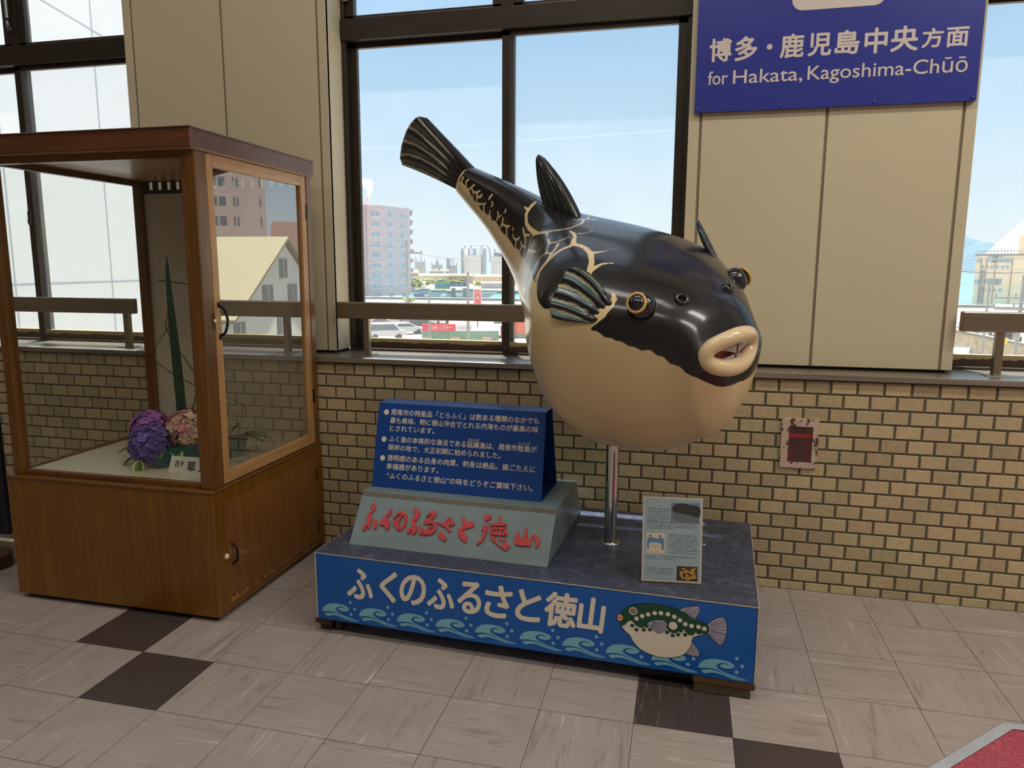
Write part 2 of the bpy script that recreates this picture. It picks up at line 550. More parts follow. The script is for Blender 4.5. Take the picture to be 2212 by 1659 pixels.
BND=[(0.522,0.069,-0.079),(0.514,0.093,-0.071),(0.506,0.115,-0.06),(0.495,0.135,-0.049),(0.482,0.154,-0.038),(0.453,0.173,-0.028),(0.446,0.177,-0.02),(0.436,0.182,-0.012),(0.418,0.192,-0.009),(0.411,0.197,-0.009),(0.404,0.202,-0.003),(0.391,0.212,0.012),(0.377,0.224,0.013),(0.37,0.23,0.019),(0.36,0.238,0.029),(0.353,0.244,0.029),(0.339,0.257,0.024),(0.322,0.271,0.033),(0.305,0.284,0.034),(0.291,0.293,0.043),(0.284,0.298,0.045),(0.273,0.305,0.044),(0.26,0.314,0.051),(0.242,0.326,0.05),(0.222,0.337,0.063),(0.215,0.34,0.065),(0.205,0.347,0.064),(0.198,0.35,0.069),(0.201,0.345,0.076),(0.208,0.337,0.086),(0.222,0.314,0.109),(0.222,0.306,0.12),(0.225,0.285,0.138),(0.218,0.264,0.157),(0.201,0.258,0.168),(0.187,0.264,0.17),(0.201,0.272,0.16),(0.205,0.285,0.15),(0.201,0.295,0.144),(0.194,0.319,0.126),(0.184,0.344,0.1),(0.174,0.359,0.083),(0.149,0.375,0.079),(0.101,0.396,0.092),(0.053,0.408,0.1),(0.036,0.412,0.095),(0.018,0.41,0.098),(-0.009,0.402,0.103),(-0.04,0.386,0.115),(-0.078,0.358,0.135),(-0.106,0.349,0.131),(-0.14,0.331,0.132),(-0.202,0.294,0.13),(-0.257,0.264,0.112),(-0.313,0.233,0.104),(-0.371,0.207,0.078),(-0.416,0.185,0.073),(-0.457,0.167,0.058),(-0.481,0.158,0.052),(-0.516,0.145,0.053),(-0.554,0.133,0.035),(-0.578,0.126,0.034),(-0.595,0.121,0.034),(-0.63,0.112,0.03),(-0.65,0.108,0.023),(-0.671,0.103,0.02),(-0.692,0.099,0.021),(-0.712,0.094,0.024),(-0.737,0.089,0.023),(-0.754,0.086,0.009),(-0.775,0.083,0.022),(-0.788,0.081,0.008),(-0.816,0.077,0.005),(-0.837,0.074,-0.003),(-0.871,0.071,0.005),(-0.881,0.07,0.005),(-0.892,0.069,-0.002),(-0.923,0.066,0.006),(-0.95,0.064,0.011),(-0.964,0.062,0.016),(-0.985,0.061,0.013),(-1.005,0.059,0.014),(-1.026,0.057,0.006),(-1.043,0.055,0.005),(-1.043,0.052,0.026),(-1.043,0.053,0.025),(-1.043,0.054,0.017),(-1.043,0.055,0.002)]
WST=[[(-1.043,0.055,0.002,0.0117),(-1.043,0.054,0.018,0.0117),(-1.043,0.048,0.037,0.0111),(-1.043,0.043,0.046,0.0078),(-1.043,0.035,0.053,0.005)],[(-1.016,0.058,0.012,0.005),(-1.019,0.054,0.032,0.005)],[(-0.978,0.061,0.013,0.0044),(-0.992,0.058,0.032,0.0044),(-0.985,0.055,0.044,0.0044)],[(-0.957,0.063,0.013,0.0044),(-0.947,0.062,0.033,0.0044),(-0.94,0.059,0.051,0.0044)],[(-0.947,0.062,0.033,0.0044),(-0.926,0.065,0.025,0.0044),(-0.906,0.066,0.037,0.0044),(-0.895,0.064,0.053,0.0043)],[(-0.906,0.066,0.037,0.0049),(-0.892,0.068,0.025,0.0049),(-0.874,0.069,0.038,0.0049),(-0.874,0.067,0.05,0.0049)],[(-0.895,0.068,0.024,0.0038),(-0.881,0.07,0.003,0.0038)],[(-0.926,0.065,0.025,0.0025),(-0.916,0.067,0.007,0.0025)],[(-0.874,0.07,0.003,0.0055),(-0.84,0.074,0.026,0.0043),(-0.83,0.074,0.04,0.0027)],[(-0.837,0.074,0.027,0.0043),(-0.823,0.076,0.005,0.0043)],[(-0.781,0.082,0.01,0.0059),(-0.788,0.08,0.034,0.0027)],[(-0.726,0.091,0.031,0.004),(-0.73,0.089,0.051,0.004),(-0.743,0.085,0.061,0.004)],[(-0.726,0.09,0.048,0.0032),(-0.716,0.09,0.065,0.0032)],[(-0.688,0.099,0.025,0.0042),(-0.688,0.098,0.049,0.0042),(-0.699,0.094,0.064,0.0042)],[(-0.681,0.1,0.046,0.0047),(-0.657,0.104,0.057,0.0047),(-0.644,0.106,0.068,0.0047)],[(-0.657,0.104,0.057,0.0042),(-0.63,0.112,0.032,0.0042)],[(-0.826,0.071,0.064,0.0048),(-0.823,0.066,0.086,0.0048)],[(-0.802,0.074,0.067,0.0037),(-0.792,0.076,0.064,0.0037),(-0.792,0.078,0.051,0.0037)],[(-0.712,0.085,0.097,0.0037),(-0.706,0.087,0.094,0.0037),(-0.709,0.089,0.084,0.0037)],[(-0.619,0.11,0.081,0.0026),(-0.612,0.113,0.071,0.0026)],[(-0.623,0.04,0.191,0.0066),(-0.619,0.057,0.184,0.0077),(-0.609,0.076,0.17,0.0077),(-0.602,0.089,0.157,0.0071),(-0.581,0.1,0.149,0.0065),(-0.561,0.11,0.142,0.0076),(-0.523,0.121,0.145,0.0088),(-0.471,0.135,0.158,0.0098),(-0.44,0.142,0.169,0.0097)],[(-0.637,0.073,0.163,0.0036),(-0.612,0.077,0.168,0.0065)],[(-0.44,0.142,0.169,0.0074),(-0.347,0.148,0.211,0.0056),(-0.268,0.132,0.24,0.0047),(-0.237,0.107,0.25,0.0044),(-0.237,0.075,0.255,0.0044),(-0.244,0.044,0.257,0.0047),(-0.285,0.006,0.257,0.0062),(-0.319,0.042,0.253,0.0029)],[(-0.464,0.139,0.156,0.0063),(-0.45,0.148,0.148,0.0023)],[(-0.561,0.118,0.121,0.0035),(-0.526,0.131,0.113,0.0047),(-0.488,0.138,0.136,0.0041)],[(-0.523,0.132,0.115,0.0053),(-0.502,0.141,0.11,0.0041),(-0.464,0.159,0.093,0.0041),(-0.444,0.173,0.063,0.0046)],[(-0.457,0.15,0.138,0.0029),(-0.437,0.165,0.12,0.0029)],[(-0.347,0.148,0.211,0.0067),(-0.302,0.17,0.212,0.0028)],[(-0.278,0.181,0.212,0.0044),(-0.223,0.205,0.214,0.0054),(-0.182,0.196,0.227,0.0032)],[(-0.182,0.191,0.229,0.0032),(-0.171,0.168,0.238,0.0032)],[(-0.171,0.163,0.24,0.0024),(-0.164,0.149,0.243,0.0024)],[(-0.223,0.205,0.214,0.0043),(-0.199,0.229,0.206,0.0019)],[(-0.192,0.232,0.206,0.0021),(-0.175,0.251,0.199,0.0042),(-0.192,0.275,0.168,0.004),(-0.182,0.299,0.144,0.004),(-0.161,0.318,0.134,0.0037)],[(-0.175,0.251,0.199,0.0042),(-0.137,0.253,0.207,0.0047),(-0.123,0.287,0.189,0.0039),(-0.12,0.315,0.166,0.0036),(-0.106,0.348,0.133,0.0036)],[(-0.137,0.253,0.207,0.0052),(-0.147,0.229,0.218,0.0037),(-0.164,0.205,0.226,0.0053)],[(-0.085,0.356,0.134,0.0041),(-0.113,0.324,0.159,0.0052),(-0.116,0.29,0.188,0.0057),(-0.12,0.253,0.21,0.0062),(-0.116,0.218,0.225,0.0068),(-0.106,0.196,0.232,0.0078),(-0.113,0.177,0.237,0.0094)],[(-0.109,0.181,0.236,0.0115),(-0.14,0.153,0.243,0.0069),(-0.144,0.143,0.245,0.0053)],[(-0.144,0.143,0.245,0.0053),(-0.175,0.126,0.248,0.007),(-0.213,0.119,0.249,0.0033)],[(-0.106,0.182,0.236,0.0099),(-0.082,0.173,0.238,0.0088),(-0.051,0.173,0.236,0.0093),(-0.009,0.186,0.23,0.0102),(0.036,0.219,0.219,0.009),(0.07,0.256,0.205,0.0103),(0.077,0.269,0.199,0.0108)],[(-0.009,0.176,0.232,0.0087),(-0.002,0.166,0.233,0.0061),(0.008,0.141,0.235,0.0026),(0.008,0.118,0.237,0.0015),(0.015,0.08,0.239,0.001)],[(0.067,0.248,0.208,0.0113),(0.067,0.223,0.214,0.0069),(0.067,0.201,0.219,0.005),(0.074,0.187,0.221,0.005)],[(0.08,0.179,0.221,0.0037),(0.087,0.171,0.221,0.0037)],[(-0.164,0.114,0.25,0.0043),(-0.154,0.107,0.251,0.0032),(-0.147,0.077,0.253,0.0019),(-0.154,0.054,0.255,0.0019)],[(-0.261,0.209,0.196,0.0022),(-0.282,0.219,0.171,0.0033)],[(-0.433,0.169,0.113,0.0029),(-0.416,0.177,0.11,0.0046),(-0.371,0.192,0.134,0.0051),(-0.295,0.219,0.161,0.0022)],[(-0.416,0.177,0.11,0.0046),(-0.413,0.183,0.091,0.0034),(-0.402,0.191,0.076,0.0046)],[(-0.344,0.203,0.143,0.0045),(-0.326,0.22,0.124,0.0036),(-0.313,0.234,0.102,0.0045)],[(-0.619,0.111,0.079,0.0024),(-0.612,0.113,0.071,0.0024)],[(-0.602,0.117,0.065,0.0021),(-0.585,0.123,0.055,0.0042),(-0.561,0.129,0.065,0.0048),(-0.547,0.13,0.085,0.0041)],[(-0.561,0.129,0.061,0.0042),(-0.544,0.136,0.043,0.0042)],[(-0.53,0.137,0.081,0.0024),(-0.499,0.148,0.081,0.0047),(-0.475,0.155,0.093,0.0041)],[(-0.499,0.148,0.081,0.0041),(-0.502,0.149,0.06,0.0041)]]
BST=[[(-0.943,0.064,0.021,0.0064),(-0.926,0.066,0.01,0.0064)],[(-0.909,0.067,0.02,0.0056),(-0.895,0.069,0.004,0.0056)],[(-0.843,0.074,0.014,0.0072),(-0.84,0.074,0.003,0.0072)],[(-0.668,0.103,0.04,0.0078),(-0.654,0.107,0.031,0.0078)],[(-0.581,0.124,0.051,0.0054),(-0.557,0.132,0.037,0.0053)],[(-0.485,0.153,0.078,0.0073),(-0.468,0.163,0.06,0.0073)],[(-0.378,0.194,0.117,0.0086),(-0.378,0.202,0.084,0.0086)]]

# ------------------------------------------------------------------ the setting
T_ = 0.3048
FX, FY = -0.11234, 0.05298
BX, BZ, BX0, ZT = 0.105981, 0.0614273, 0.406363, 0.963133
SILL = 0.992
YP, YW = 0.15, 0.34            # face of the panelled piers, plane of the window glass
X1A, X1B = -1.775, -0.025      # middle window between the two piers
PIER_L, PIER_R = (-2.937, -1.775), (-0.025, 1.126)
WIN = [(-4.70, -2.937), (-1.775, -0.025), (1.126, 2.88)]
CEIL = 4.5


def tile_mat(name, base, lo, hi, vert, rough=0.32):
    t = NT(name)
    v = t.coord((30, 2.6, 1) if vert else (2.6, 30, 1))
    f = t.noise(v, 1.0, 8, 0.72, 0.9)
    v3 = t.coord((75, 6, 1) if vert else (6, 75, 1))
    f = t.math('ADD', t.math('MULTIPLY', f, 0.72), t.math('MULTIPLY', t.noise(v3, 1.0, 5, 0.6, 1.2), 0.28))
    f2 = t.noise(t.coord((5, 5, 5)), 1.0, 5, 0.6)
    col = t.ramp(f, [(0.34, lin(lo)), (0.46, lin(base)), (0.56, lin(base)), (0.66, lin(hi))])
    col = t.mix(t.ramp(f2, [(0.38, 0.0), (0.75, 0.45)]), col, tuple(0.70 * x for x in lin(base)))
    rr = t.ramp(f2, [(0.2, rough - 0.05), (0.9, rough + 0.16)])
    return t.bsdf(col, rr, 0, 0, t.bump(f, 0.03, 0.001))


m_tile_a = tile_mat('floor_tile_across', (172, 160, 152), (128, 114, 106), (214, 204, 195), False)
m_tile_b = tile_mat('floor_tile_along', (172, 160, 152), (126, 111, 103), (216, 206, 197), True)
m_tile_d = tile_mat('floor_tile_dark', (78, 66, 62), (60, 50, 46), (92, 80, 76), False)
m_tile_e = tile_mat('floor_tile_dark_along', (74, 63, 60), (56, 48, 46), (128, 118, 110), True)
m_grout = plain('floor_joint', (78, 66, 60), 0.7)

mb = MB()
mb.mat = 4
mb.add([(-9, 0.02, -0.002), (-9, -9, -0.002), (6, -9, -0.002), (6, 0.02, -0.002)], [(0, 1, 2, 3)])
for c in range(-29, 20):
    for r in range(0, 30):
        dark = (r == 3 and c % 7 == 0) or (r == 4 and (c - 1) % 7 == 0)
        g = 0.0009
        xa, xb = FX + c * T_ + g, FX + (c + 1) * T_ - g
        yb, ya = min(FY - r * T_ - g, 0.012), FY - (r + 1) * T_ + g
        vert = (c + r) % 2 == 1
        mb.mat = ((3 if r == 3 and c == 0 else 2) if dark else (1 if vert else 0))
        mb.add([(xa, ya, 0), (xb, ya, 0), (xb, yb, 0), (xa, yb, 0)], [(0, 1, 2, 3)])
struct(mb.build('floor', [m_tile_a, m_tile_b, m_tile_d, m_tile_e, m_grout]))

# brick tiled dado below the sill
m_brick = colour_attr('glazed_brick', 0.36, 0.15, 0.25, 45, 0.22)
m_mortar = plain('mortar', (92, 84, 68), 0.85, var=0.2, scale=30)
mb = MB()
mb.mat = 1
mb.add([(-9, 0.004, 0), (6, 0.004, 0), (6, 0.004, SILL - 0.02), (-9, 0.004, SILL - 0.02)], [(0, 1, 2, 3)])
mb.mat = 0
hg = 0.0042
rnd = random.Random(3)
for k in range(0, 16):
    z1, z0 = ZT - k * BZ - hg, ZT - (k + 1) * BZ + hg
    z0 = max(z0, 0.001)
    if z1 <= z0:
        continue
    off = 0.0 if k % 2 == 0 else 0.5
    for n in range(-90, 55):
        xa, xb = BX0 + (n + off) * BX + hg, BX0 + (n + off + 1) * BX - hg
        q = rnd.random()
        t_ = rnd.uniform(0.86, 1.10)
        c = lin((194, 176, 136)) if q < 0.6 else (lin((194, 172, 134)) if q < 0.82 else lin((184, 168, 132)))
        mb.tone = tuple(x * t_ for x in c)
        b = 0.0022
        mb.add([(xa, 0.004, z0), (xb, 0.004, z0), (xb, 0.004, z1), (xa, 0.004, z1),
                (xa + b, 0, z0 + b), (xb - b, 0, z0 + b), (xb - b, 0, z1 - b), (xa + b, 0, z1 - b)],
               [(4, 5, 6, 7), (0, 1, 5, 4), (1, 2, 6, 5), (2, 3, 7, 6), (3, 0, 4, 7)])
struct(mb.build('wall_back', [m_brick, m_mortar]))

# stainless window sill
m_steel = NT('brushed_steel')
_f = m_steel.noise(m_steel.coord((2, 60, 60)), 1.0, 5, 0.6)
m_steel = m_steel.bsdf(m_steel.ramp(_f, [(0.3, lin((148, 140, 130))), (0.7, lin((176, 168, 156)))]), m_steel.ramp(_f, [(0.3, 0.26), (0.7, 0.38)]), 0.8)
mb = MB()
mb.prism([(-0.022, SILL - 0.024), (-0.022, SILL - 0.002), (-0.018, SILL), (YW + 0.06, SILL), (YW + 0.06, SILL - 0.024)], lambda y, z, d: (d, y, z), -9, 6)
struct(mb.build('trim_1', m_steel))

# cream panelled piers between the windows
m_panel = plain('cream_panel', (206, 194, 164), 0.42, var=0.03, scale=1.2, spec=0.35)
m_joint = plain('panel_joint', (138, 124, 98), 0.6)
m_dark = plain('dark_gap', (40, 36, 30), 0.8)


def pier(name, x0, x1):
    mb = MB()
    mb.mat = 1
    mb.box((x0 + 0.004, YP + 0.006, SILL + 0.012), (x1 - 0.004, YW + 0.05, CEIL))
    mb.mat = 2
    mb.box((x0 + 0.02, YP + 0.02, SILL - 0.001), (x1 - 0.02, YW, SILL + 0.014))
    mb.mat = 0
    w = x1 - x0
    j = [x0, x0 + 0.052, x0 + w * 0.5, x1 - 0.050, x1]
    for a, b in zip(j[:-1], j[1:]):
        ga = 0.0 if a == x0 else 0.006
        gb = 0.0 if b == x1 else 0.006
        mb.box((a + ga, YP, SILL + 0.014), (b - gb, YP + 0.02, CEIL - 0.01))
    for xa, xb in ((x0, x0 + 0.012), (x1 - 0.012, x1)):          # returns into the window reveals
        mb.box((xa, YP + 0.001, SILL + 0.014), (xb, YW + 0.02, CEIL - 0.01))
    for xj in j[1:-1]:
        mb.mat = 1
        for z in (1.10, 1.55, 2.0, 2.45, 2.9, 3.4):
            mb.lathe([(0.004, 0.0), (0.004, 0.004), (0.0, 0.0045)], (xj, YP + 0.0085, z), 8, (0, -1, 0))
    return struct(mb.build(name, [m_panel, m_joint, m_dark], bevel=0.0012))


pier('wall_left', *PIER_L)
pier('wall_right', *PIER_R)
pier('wall_far_left', -5.87, -4.70)
pier('wall_far_right', 2.88, 4.05)

m_plaster = plain('white_plaster', (225, 218, 205), 0.8, var=0.03, scale=2)
mb = MB()
mb.box((-9, -9, CEIL), (6, YW + 0.005, CEIL + 0.1))
struct(mb.build('ceiling', m_plaster))
mb = MB()
mb.box((-9, -9.2, 0), (6, -9, CEIL))
struct(mb.build('wall_front', m_plaster))
for nm, xa, xb in (('wall_side_left', -9.1, -9.0), ('wall_side_right', 6.0, 6.1)):
    mb = MB()
    mb.box((xa, -9, 0), (xb, YW + 0.3, CEIL))
    struct(mb.build(nm, m_plaster))
mb = MB()          # solid wall beyond the windows at both ends
mb.box((-9, YP, SILL), (-5.87, YW, CEIL))
mb.box((4.05, YP, SILL), (6, YW, CEIL))
struct(mb.build('wall_ends', m_plaster))

# windows: bronze frames, two sliding sashes, two fixed lights above and a clerestory
m_bronze = plain('bronze_frame', (54, 45, 38), 0.45, 0.3, 0.12, 12)
t = NT('peeling_bronze')
_v = t.coord((14, 1, 14))
_n = t.noise(_v, 1.0, 6, 0.7, 0.4)
_z = t.n('SeparateXYZ')
t.set(_z.inputs[0], t.coord())
_h = t.math('MULTIPLY_ADD', _z.outputs['Z'], 26.0, -26.0 * 1.030)
m_peel = t.bsdf(t.mix(t.ramp(t.math('ADD', _n, _h), [(0.60, 0.0), (0.63, 1.0)]), lin((74, 58, 44)), lin((176, 158, 118))), 0.7)
m_pane = glass('window_glass', (0.98, 0.985, 0.98), 0.085, 0.04)
m_rust = plain('putty', (182, 158, 110), 0.9, var=0.3, scale=40)
m_alu = plain('dull_aluminium', (150, 150, 152), 0.35, 0.9)


def pane(parent, x0, x1, z0, z1, y):
    mb = MB()
    mb.add([(x0, y, z0), (x1, y, z0), (x1, y, z1), (x0, y, z1)], [(0, 1, 2, 3)])
    return mb.build('pane', m_pane, parent)


def window(i, x0, x1):
    a = x1 - x0
    xm = x0 + a * 0.5
    mb = MB()
    y0, y1 = YW - 0.03, YW + 0.07
    zt0, zt1 = 2.578, 2.682
    mb.box((x0, y0, SILL), (x0 + 0.020, y1, CEIL))
    mb.box((x1 - 0.020, y0, SILL), (x1, y1, CEIL))
    mb.box((x0, y0 - 0.012, zt0), (x1, y1, zt1))
    mb.box((x0, YW - .02, 3.73), (x1, YW + .02, 4.17))
    mb.box((x0, YW - .02, 4.44), (x1, YW + .02, CEIL))
    mb.box((x0, y0 - 0.008, SILL), (x1, y1, SILL + 0.012))
    fr = mb.build('window_%d' % i, m_bronze, bevel=0.002)
    struct(fr)
    # lower sliding sashes
    for k, (xa, xb, yy) in enumerate(((x0 + 0.02, xm + 0.028, YW + 0.03), (xm - 0.028, x1 - 0.02, YW - 0.002))):
        s = MB()
        st = 0.042
        z0, z1 = SILL + 0.012, zt0
        s.box((xa, yy - 0.014, z0), (xa + st, yy + 0.014, z1))
        s.box((xb - st, yy - 0.014, z0), (xb, yy + 0.014, z1))
        s.box((xa, yy - 0.014, z1 - 0.025), (xb, yy + 0.014, z1))
        s.mat = 1
        s.box((xa + st, yy - 0.014, z0), (xb - st, yy + 0.014, z0 + 0.052))
        sash = s.build('sash', [m_bronze, m_peel], fr, bevel=0.0015)
        pane(sash, xa + st - 0.004, xb - st + 0.004, z0 + 0.05, z1 - 0.02, yy)
        if k == 1:
            h = MB()
            h.box((xa + 0.012, yy - 0.030, 1.68), (xa + 0.030, yy - 0.014, 1.76))
            h.ball((xa + 0.021, yy - 0.030, 1.70), (0.010, 0.008, 0.022), 6, 8)
            h.build('latch', m_bronze, sash)
    # upper lights with their stay rods
    for xa, xb in ((x0 + 0.02, xm - 0.03), (xm + 0.03, x1 - 0.02)):
        s = MB()
        st = 0.046
        yy = YW + 0.005
        z0, z1 = zt1, 3.73
        s.box((xa, yy - 0.02, z0), (xa + st, yy + 0.02, z1))
        s.box((xb - st, yy - 0.02, z0), (xb, yy + 0.02, z1))
        s.box((xa, yy - 0.02, z1 - 0.04), (xb, yy + 0.02, z1))
        s.box((xa, yy - 0.02, z0), (xb, yy + 0.02, z0 + 0.020))
        s.mat = 1
        s.box((xa, yy - 0.024, z0 - 0.001), (xb, yy - 0.019, z0 + 0.005))
        sash = s.build('upper_sash', [m_bronze, m_rust], fr, bevel=0.0015)
        pane(sash, xa + st - 0.004, xb - st + 0.004, z0 + 0.018, z1 - 0.035, yy)
    mb = MB()
    mb.box((xm - 0.03, y0 + 0.01, zt1), (xm + 0.03, y1, 3.73))
    mb.build('mullion', m_bronze, fr)
    for xr in (x0 + 0.032, xm - 0.012):
        r = MB()
        r.cyl((xr, y0 - 0.014, 2.83), (xr, y0 - 0.014, 3.6), 0.011, n=12)
        r.ball((xr, y0 - 0.014, 2.80), (0.010, 0.008, 0.024), 6, 8)
        r.box((xr - 0.012, y0 - 0.010, 2.765), (xr + 0.012, y0 + 0.004, 2.79))
        r.build('stay_rod', m_alu, fr)
    pane(fr, x0 + 0.015, x1 - 0.015, 4.165, 4.445, YW + 0.012)
    return fr


for i, (a, b) in enumerate(WIN):
    window(i + 1, a, b)

# ------------------------------------------------------------------ handrails in front of the windows
m_rail = NT('satin_rail')
_f = m_rail.noise(m_rail.coord((1.5, 80, 80)), 1.0, 5, 0.6)
m_rail = m_rail.bsdf(m_rail.ramp(_f, [(0.3, lin((150, 138, 122))), (0.7, lin((170, 158, 142)))]), 0.34, 1.0)


def handrail(x0, x1, posts, label):
    th = thing('handrail', label, 'handrail', ((x0 + x1) / 2, 0.12, SILL), 0, 'handrails on the window sill')
    mb = MB()
    mb.box((x0, 0.098, 1.178), (x1, 0.138, 1.262))
    mb.build('bar', m_rail, th, 0.005, True)
    for px in posts:
        p = MB()
        p.box((px - 0.016, 0.108, SILL + 0.004), (px + 0.016, 0.140, 1.180))
        p.build('post', m_rail, th, 0.003, True)
        q = MB()
        q.box((px - 0.045, 0.085, SILL), (px + 0.045, 0.160, SILL + 0.004))
        q.build('base_plate', m_steel, th, 0.001, True)


handrail(-1.745, -0.055, (-1.588, -0.215), 'steel handrail across the middle window, passing behind the puffer fish')
handrail(1.132, 2.85, (1.285, 2.69), 'steel handrail across the window at the right edge of the photo')
handrail(-4.67, -2.968, (-4.50, -3.030), 'steel handrail across the left window, seen through the glass showcase')

# ------------------------------------------------------------------ the glass showcase
m_w1 = wood('showcase_veneer', (104, 64, 6), (142, 92, 14), 'z', 0.34)
m_w1x = wood('showcase_veneer_top', (80, 44, 20), (118, 70, 34), 'x', 0.4)
m_w2 = wood('showcase_oak', (160, 112, 62), (208, 162, 108), 'z', 0.45)
m_w2y = wood('showcase_oak_along', (164, 116, 66), (212, 166, 112), 'y', 0.45)
m_w3 = wood('showcase_post', (86, 54, 18), (132, 86, 32), 'z', 0.35)
m_cg = glass('showcase_glass', (0.95, 0.96, 0.94))
m_board = plain('showcase_floor', (214, 206, 176), 0.30, var=0.05, scale=3, stretch=(2, 14, 2))
m_backp = plain('showcase_back_panel', (196, 186, 168), 0.6, var=0.03)
m_iron = plain('black_iron', (30, 26, 24), 0.4, 0.6)
m_ivory = plain('ivory_button', (228, 214, 180), 0.3)
CX0, CX1, CY0, CY1 = -2.797, -1.795, -0.902, -0.012
ZB, ZC, ZTOP = 0.555, 1.870, 1.944
case = thing('showcase', 'tall wooden showcase with glass sides holding a flower arrangement, left of the puffer fish stand', 'showcase', ((CX0 + CX1) / 2, (CY0 + CY1) / 2, 0))
mb = MB()
mb.box((CX0, CY0, 0.022), (CX1 - 0.018, CY1, ZB - 0.012))
mb.box((CX1 - 0.018, CY0, 0.022), (CX1, CY0 + 0.075, ZB - 0.012))
mb.box((CX1 - 0.018, CY1 - 0.075, 0.022), (CX1, CY1, ZB - 0.012))
mb.box((CX1 - 0.018, CY0 + 0.075, ZB - 0.075), (CX1, CY1 - 0.075, ZB - 0.012))
mb.box((CX1 - 0.018, CY0 + 0.075, 0.022), (CX1, CY1 - 0.075, 0.052))
mb.build('base_cabinet', m_w1, case, 0.003, True)
mb = MB()
mb.box((CX0 - 0.004, CY0 - 0.005, ZB - 0.013), (CX1 + 0.004, CY1, ZB))
mb.build('base_moulding', m_w3, case, 0.004, True)
mb = MB()
mb.box((CX0 + 0.03, CY0 + 0.03, 0.0), (CX1 - 0.03, CY1 - 0.03, 0.023))
mb.build('plinth', m_dark, case, 0, True)
# cupboard door of the base, veneer split along its lower edge
mb = MB()
yA, yB, zA, zB_ = CY0 + 0.068, CY1 - 0.070, 0.054, ZB - 0.072
edge = [(yA, zB_), (yA, zA + 0.004)]
rr_ = random.Random(5)
yy = yA + 0.03
while yy < yA + 0.42:
    edge.append((yy, zA + rr_.uniform(0.012, 0.05) * (1 - (yy - yA) / 0.5)))
    edge.append((yy + 0.006, zA + rr_.uniform(0.0, 0.02)))
    yy += rr_.uniform(0.012, 0.035)
edge += [(yB, zA), (yB, zB_)]
mb.prism(edge, lambda y, z, d: (CX1 + d, y, z), -0.006, 0.0025)
dr = mb.build('door', wood('showcase_door_veneer', (118, 72, 24), (154, 100, 42), 'z', 0.34), case, 0.0008, True)
mb = MB()
mb.box((CX1 - 0.012, yA - 0.003, zA - 0.004), (CX1 - 0.004, yB + 0.003, zB_ + 0.003))
mb.build('door_core', m_w2, dr, 0, True)
mb = MB()
mb.tube(cmap([(CX1 + 0.003, yA + 0.03, 0.215), (CX1 + 0.022, yA + 0.032, 0.235), (CX1 + 0.026, yA + 0.034, 0.262), (CX1 + 0.022, yA + 0.032, 0.29), (CX1 + 0.003, yA + 0.03, 0.31)], 24), 0.0045, 8)
mb.build('handle', m_iron, dr, 0, True)
mb = MB()
mb.lathe([(0.012, 0), (0.012, 0.004), (0.008, 0.009), (0.0, 0.011)], (CX1, yA - 0.004, 0.262), 14, (1, 0, 0))
mb.build('catch', m_ivory, dr, 0, True)
for z in (0.12, 0.40):
    mb = MB()
    mb.box((CX1, yB - 0.004, z - 0.028), (CX1 + 0.004, yB + 0.006, z + 0.028))
    mb.build('hinge', m_iron, dr, 0.001, True)
# upper glass case
GX0, GX1, GY0, GY1 = CX0 + 0.018, CX1 - 0.006, CY0 + 0.020, CY1 - 0.003
pw = 0.045
mb = MB()
mb.box((GX0 + .02, GY0 + .02, ZB), (GX1 - 0.03, GY1 - .01, ZB + 0.012))
mb.build('display_floor', m_board, case, 0.001, True)
for (xa, xb, ya, yb) in ((GX0, GX0 + pw, GY0, GY0 + pw), (GX1 - pw - 0.016, GX1 - 0.016, GY0, GY0 + pw), (GX0, GX0 + pw, GY1 - pw, GY1), (GX1 - pw, GX1, GY1 - pw, GY1)):
    mb = MB()
    mb.box((xa, ya, ZB), (xb, yb, ZC))
    if ya == GY0 and xb > -2.2:
        mb.box((xb - 0.002, ya, ZB), (xb + 0.016, ya + 0.070, ZC))
    mb.build('post', m_w3, case, 0.004, True)
for a, b in (((GX0 + pw, GY0 + 0.008, ZB), (GX1 - pw - 0.016, GY0 + 0.032, ZB + 0.022)), ((GX0 + 0.008, GY0 + pw, ZB), (GX0 + 0.032, GY1 - pw, ZB + 0.022)),
             ((GX0 + pw, GY0 + 0.006, ZC - 0.032), (GX1 - pw - 0.016, GY0 + 0.036, ZC)), ((GX0 + 0.006, GY0 + pw, ZC - 0.032), (GX0 + 0.036, GY1 - pw, ZC))):
    mb = MB()
    mb.box(a, b)
    mb.build('rail', m_w3, case, 0.003, True)
mb = MB()
mb.add([(GX0 + pw, GY0 + 0.018, ZB + 0.015), (GX1 - pw - 0.016, GY0 + 0.018, ZB + 0.015), (GX1 - pw - 0.016, GY0 + 0.018, ZC - 0.025), (GX0 + pw, GY0 + 0.018, ZC - 0.025)], [(0, 1, 2, 3)])
mb.build('front_pane', m_cg, case, 0, True)
mb = MB()
mb.add([(GX0 + 0.018, GY0 + pw, ZB + 0.015), (GX0 + 0.018, GY1 - pw, ZB + 0.015), (GX0 + 0.018, GY1 - pw, ZC - 0.025), (GX0 + 0.018, GY0 + pw, ZC - 0.025)], [(0, 1, 2, 3)])
mb.build('side_pane', m_cg, case, 0, True)
# back board with a row of ventilation slots along its top
mb = MB()
bx0, bx1, by0, by1 = GX0 + pw, GX1 - pw, GY1 - 0.016, GY1 - 0.008
mb.box((bx0, by0, ZB), (bx1, by1, 1.805))
mb.mat = 1
mb.box((bx0, by0, 1.803), (bx1, by1, 1.823))
mb.box((bx0, by0, 1.862), (bx1, by1, ZC + 0.02))
xs = bx0
while xs < bx1:
    mb.box((xs, by0, 1.823), (min(xs + 0.030, bx1), by1, 1.862))
    xs += 0.053
mb.build('back_panel', [m_backp, m_dark], case, 0, True)
